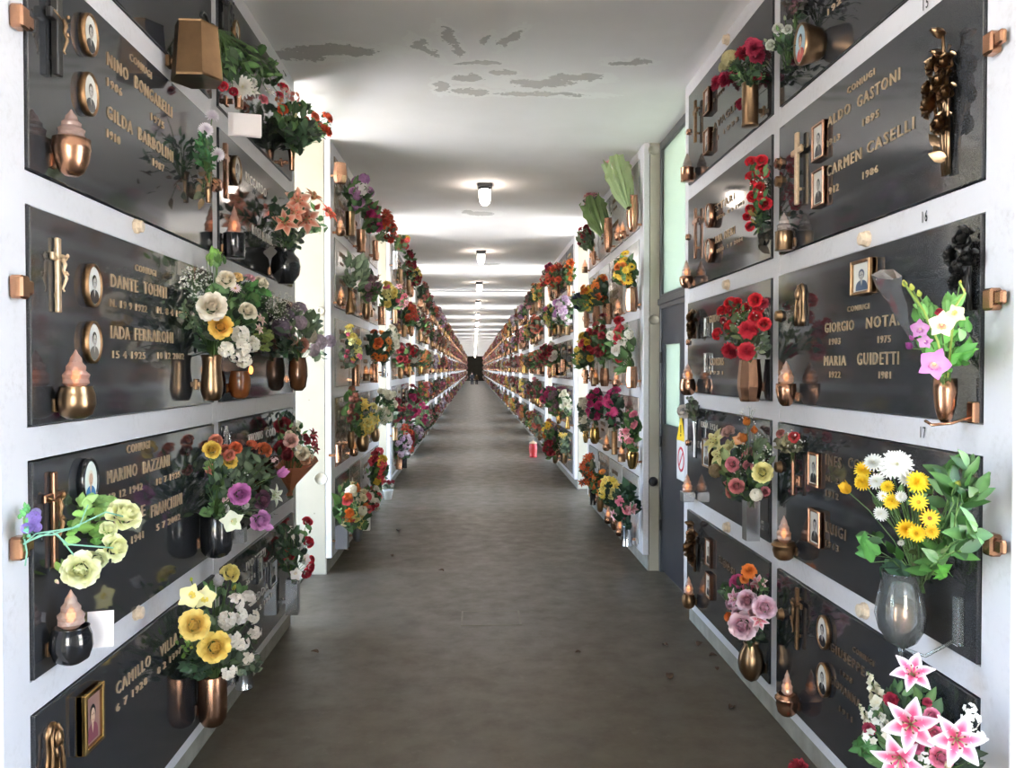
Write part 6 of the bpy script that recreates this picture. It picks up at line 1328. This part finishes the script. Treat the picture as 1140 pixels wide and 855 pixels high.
disc('valve_knob', 'dark round knob low on the right concrete end wall', 'knob', 727, 536, 5, 'blackiron', [(1, 0), (1.05, .2), (.8, .4), (.8, .8), (.6, 1.1), (.01, 1.1)])
# floor hatch and dry leaves
a_, b_ = PZ(513, 697, 0), PZ(578, 680, 0)
rt = thing('floor_hatch', 'small square drain cover set in the floor', 'drain cover', ((a_.x + b_.x) / 2, (a_.y + b_.y) / 2, 0)); hx, hy = (b_.x - a_.x) / 2, (b_.y - a_.y) / 2
m = MB()
for s_ in (-1, 1): m.box(s_ * hx, s_ * (hx - .012), -hy, hy, 0, .004); m.box(-hx, hx, s_ * hy, s_ * (hy - .012), 0, .004)
m.build('rim', 'dirtplaster', rt); MB().box(-hx + .015, hx - .015, -hy + .015, hy - .015, 0, .003).build('cover_plate', 'floor', rt)
for i, (x, y, wp, lab) in enumerate(((741, 719, 6, 'dry leaf on the floor, left one of the pair near the dark door'), (779, 718, 8, 'curled dry leaf on the floor near the skirting by the orange-topped bouquet'), (794, 731, 7, 'dry leaf on the floor at the foot of the right skirting'), (798, 745, 5, 'small dry leaf below the others by the right skirting'), (745, 754, 10, 'long dry leaf on the floor left of the right-hand leaves'), (814, 789, 8, 'dark dry leaf on the floor in front of the pear-shaped vase'), (444, 592, 6, 'dry leaf upright on the floor near the left wall'), (436, 619, 4, 'small dry leaf on the floor nearer than the upright one'), (388, 612, 6, 'dry leaf at the foot of the left skirting'), (350, 727, 7, 'dry leaf on the floor left of the drain cover'), (643, 727, 5, 'small dry leaf on the floor right of the drain cover'), (491, 636, 5, 'small dry leaf in the middle of the floor'))):
    q = PZ(x, y, 0); L = wp * mpp(q) * 1.3; m = MB(); rr = random.Random(i)
    az = rr.uniform(0, 6.28); leaf(m, (-L / 2 * math.cos(az), -L / 2 * math.sin(az), .004), (math.cos(az), math.sin(az), .45), (0, 0, 1), L, L * .33, (1, 1, 1), .6, .8, 5)
    o = m.build('dry_leaf', 'deadleaf', None, tuple(q)); sm = o.modifiers.new('th', 'SOLIDIFY'); sm.thickness = .003; tag(o, lab, 'leaf', 'dry leaves on the floor')
q = PZ(889, 857, .02); o = obj('carnation', flower_mesh('carnation', 'b03040/801c2c'), None, (q.x, q.y, .02), (.2, .1, 0), (.05, .05, .05)); tag(o, 'fallen red flower on the floor at the bottom right', 'flower')

# ================================================================== two people walking far away
def person(label, x, yfeet, top, bottom, jacket, lean):
    q = PZ(x, bottom, 0); q.y = min(q.y, YEND - 14); q.x = PY(x, bottom, q.y).x; Hh = min(1.8, (bottom - top) * mpp(q) * 1.02); u = Hh / 1.75
    rt = tag(bpy.data.objects.new('person', bpy.data.meshes.new('body')), label, 'person'); C.objects.link(rt); rt.location = (q.x, q.y, 0)
    V = []; E_ = []; R_ = []
    def j(p, r, par=None):
        V.append(tuple(c * u for c in p)); R_.append(r * u)
        if par is not None: E_.append((par, len(V) - 1))
        return len(V) - 1
    pel = j((0, 0, .92), .13); ch = j((0, 0, 1.25), .15, pel); ne = j((0, 0, 1.46), .06, ch); hd = j((0, -.01, 1.6), .085, ne); j((0, -.01, 1.7), .07, hd)
    for s_ in (-1, 1):
        st = s_ * lean
        hp = j((s_ * .09, 0, .86), .09, pel); kn = j((s_ * .1, .12 * st, .48), .06, hp); an = j((s_ * .1, .02 + .2 * st, .08), .04, kn); j((s_ * .11, -.1 + .2 * st, .03), .035, an)
        sh = j((s_ * .19, 0, 1.4), .065, ch); el = j((s_ * .24, -.05 * st, 1.12), .045, sh); wr = j((s_ * .24, -.12 - .08 * st, .88), .03, el); pa = j((s_ * .24, -.15 - .08 * st, .81), .034, wr)
        for f in range(4): j((s_ * .24 + (f - 1.5) * .018, -.17 - .08 * st, .74 - .01 * (f % 2)), .009, pa)
        j((s_ * .2, -.17 - .08 * st, .79), .01, pa)
    me = rt.data; me.from_pydata(V, E_, []); me.materials.append(M['skin'])
    sk = rt.modifiers.new('skin', 'SKIN'); 
    for i, d in enumerate(me.skin_vertices[0].data): d.radius = (R_[i], R_[i]); d.use_root = i == 0
    rt.modifiers.new('sub', 'SUBSURF').levels = 1
    def tor(name, prof, mat, y=0): 
        m = MB().lathe([(a * u, b * u) for a, b in prof], 14, (0, y, 0), sy=.72); return m.build(name, mat, rt)
    tor('jacket', [(.02, .8), (.2, .8), (.21, 1.0), (.2, 1.2), (.24, 1.38), (.15, 1.47), (.08, 1.5)], jacket)
    for s_ in (-1, 1):
        m = MB(); m.tube([(s_ * .2 * u, 0, 1.4 * u), (s_ * .245 * u, -.05 * s_ * lean * u, 1.12 * u), (s_ * .245 * u, (-.12 - .08 * s_ * lean) * u, .9 * u)], [.085 * u, .065 * u, .05 * u], 8); m.build('sleeve', jacket, rt)
        m = MB(); m.tube([(s_ * .085 * u, 0, .93 * u), (s_ * .1 * u, .12 * s_ * lean * u, .48 * u), (s_ * .1 * u, (.02 + .2 * s_ * lean) * u, .08 * u)], [.125 * u, .085 * u, .065 * u], 8); m.build('trouser_leg', 'cloth_dark', rt)
    m = MB().ball((0, .02 * u, 1.66 * u), .1 * u, .11 * u, .1 * u, 12, 8); m.build('hair', 'hair', rt)
person('person in dark clothes standing at the far end of the corridor, left of two', 525.5, 0, 415, 428.8, 'cloth_dark', .6)
person('person in a brown jacket at the far end of the corridor, right of two', 530.7, 0, 416.5, 428.6, 'cloth_brown', -.6)

# ================================================================== light
w = bpy.data.worlds.new('World'); bpy.context.scene.world = w; w.use_nodes = True
nt = w.node_tree; bg = nt.nodes['Background']; sky = nt.nodes.new('ShaderNodeTexSky'); sky.sky_type = 'NISHITA'; sky.sun_disc = False
sky.sun_elevation = math.radians(52); sky.sun_rotation = math.radians(180); sky.altitude = 50; sky.dust_density = 1.5
nt.links.new(sky.outputs[0], bg.inputs[0]); bg.inputs[1].default_value = SKY_S
sl = bpy.data.lights.new('sun', 'SUN'); sl.energy = SUN_E; sl.angle = math.radians(.53); sl.color = (1, .95, .9)
so = bpy.data.objects.new('sun', sl); C.objects.link(so); so.rotation_euler = (math.radians(38), 0, 0); so.location = (0, -20, 40)

cam = bpy.data.cameras.new('camera'); co = bpy.data.objects.new('camera', cam); C.objects.link(co)
cam.sensor_fit = 'HORIZONTAL'; cam.sensor_width = 36; cam.lens = F / 1140 * 36; cam.clip_start = .05; cam.clip_end = 500
co.matrix_world = Matrix(((RT.x, UP.x, -FW.x, 0), (RT.y, UP.y, -FW.y, 0), (RT.z, UP.z, -FW.z, H), (0, 0, 0, 1)))
sc = bpy.context.scene; sc.camera = co
sc.view_settings.view_transform = 'Standard'; sc.view_settings.look = 'None'; sc.view_settings.gamma = 1; sc.view_settings.exposure = EXPO
try: sc.view_settings.use_curve_mapping = False
except Exception: pass
sc.cycles.use_denoising = True; sc.cycles.max_bounces = 10; sc.cycles.diffuse_bounces = 6; sc.cycles.transparent_max_bounces = 12
sc.cycles.sample_clamp_indirect = 6; sc.cycles.caustics_reflective = False; sc.cycles.caustics_refractive = False
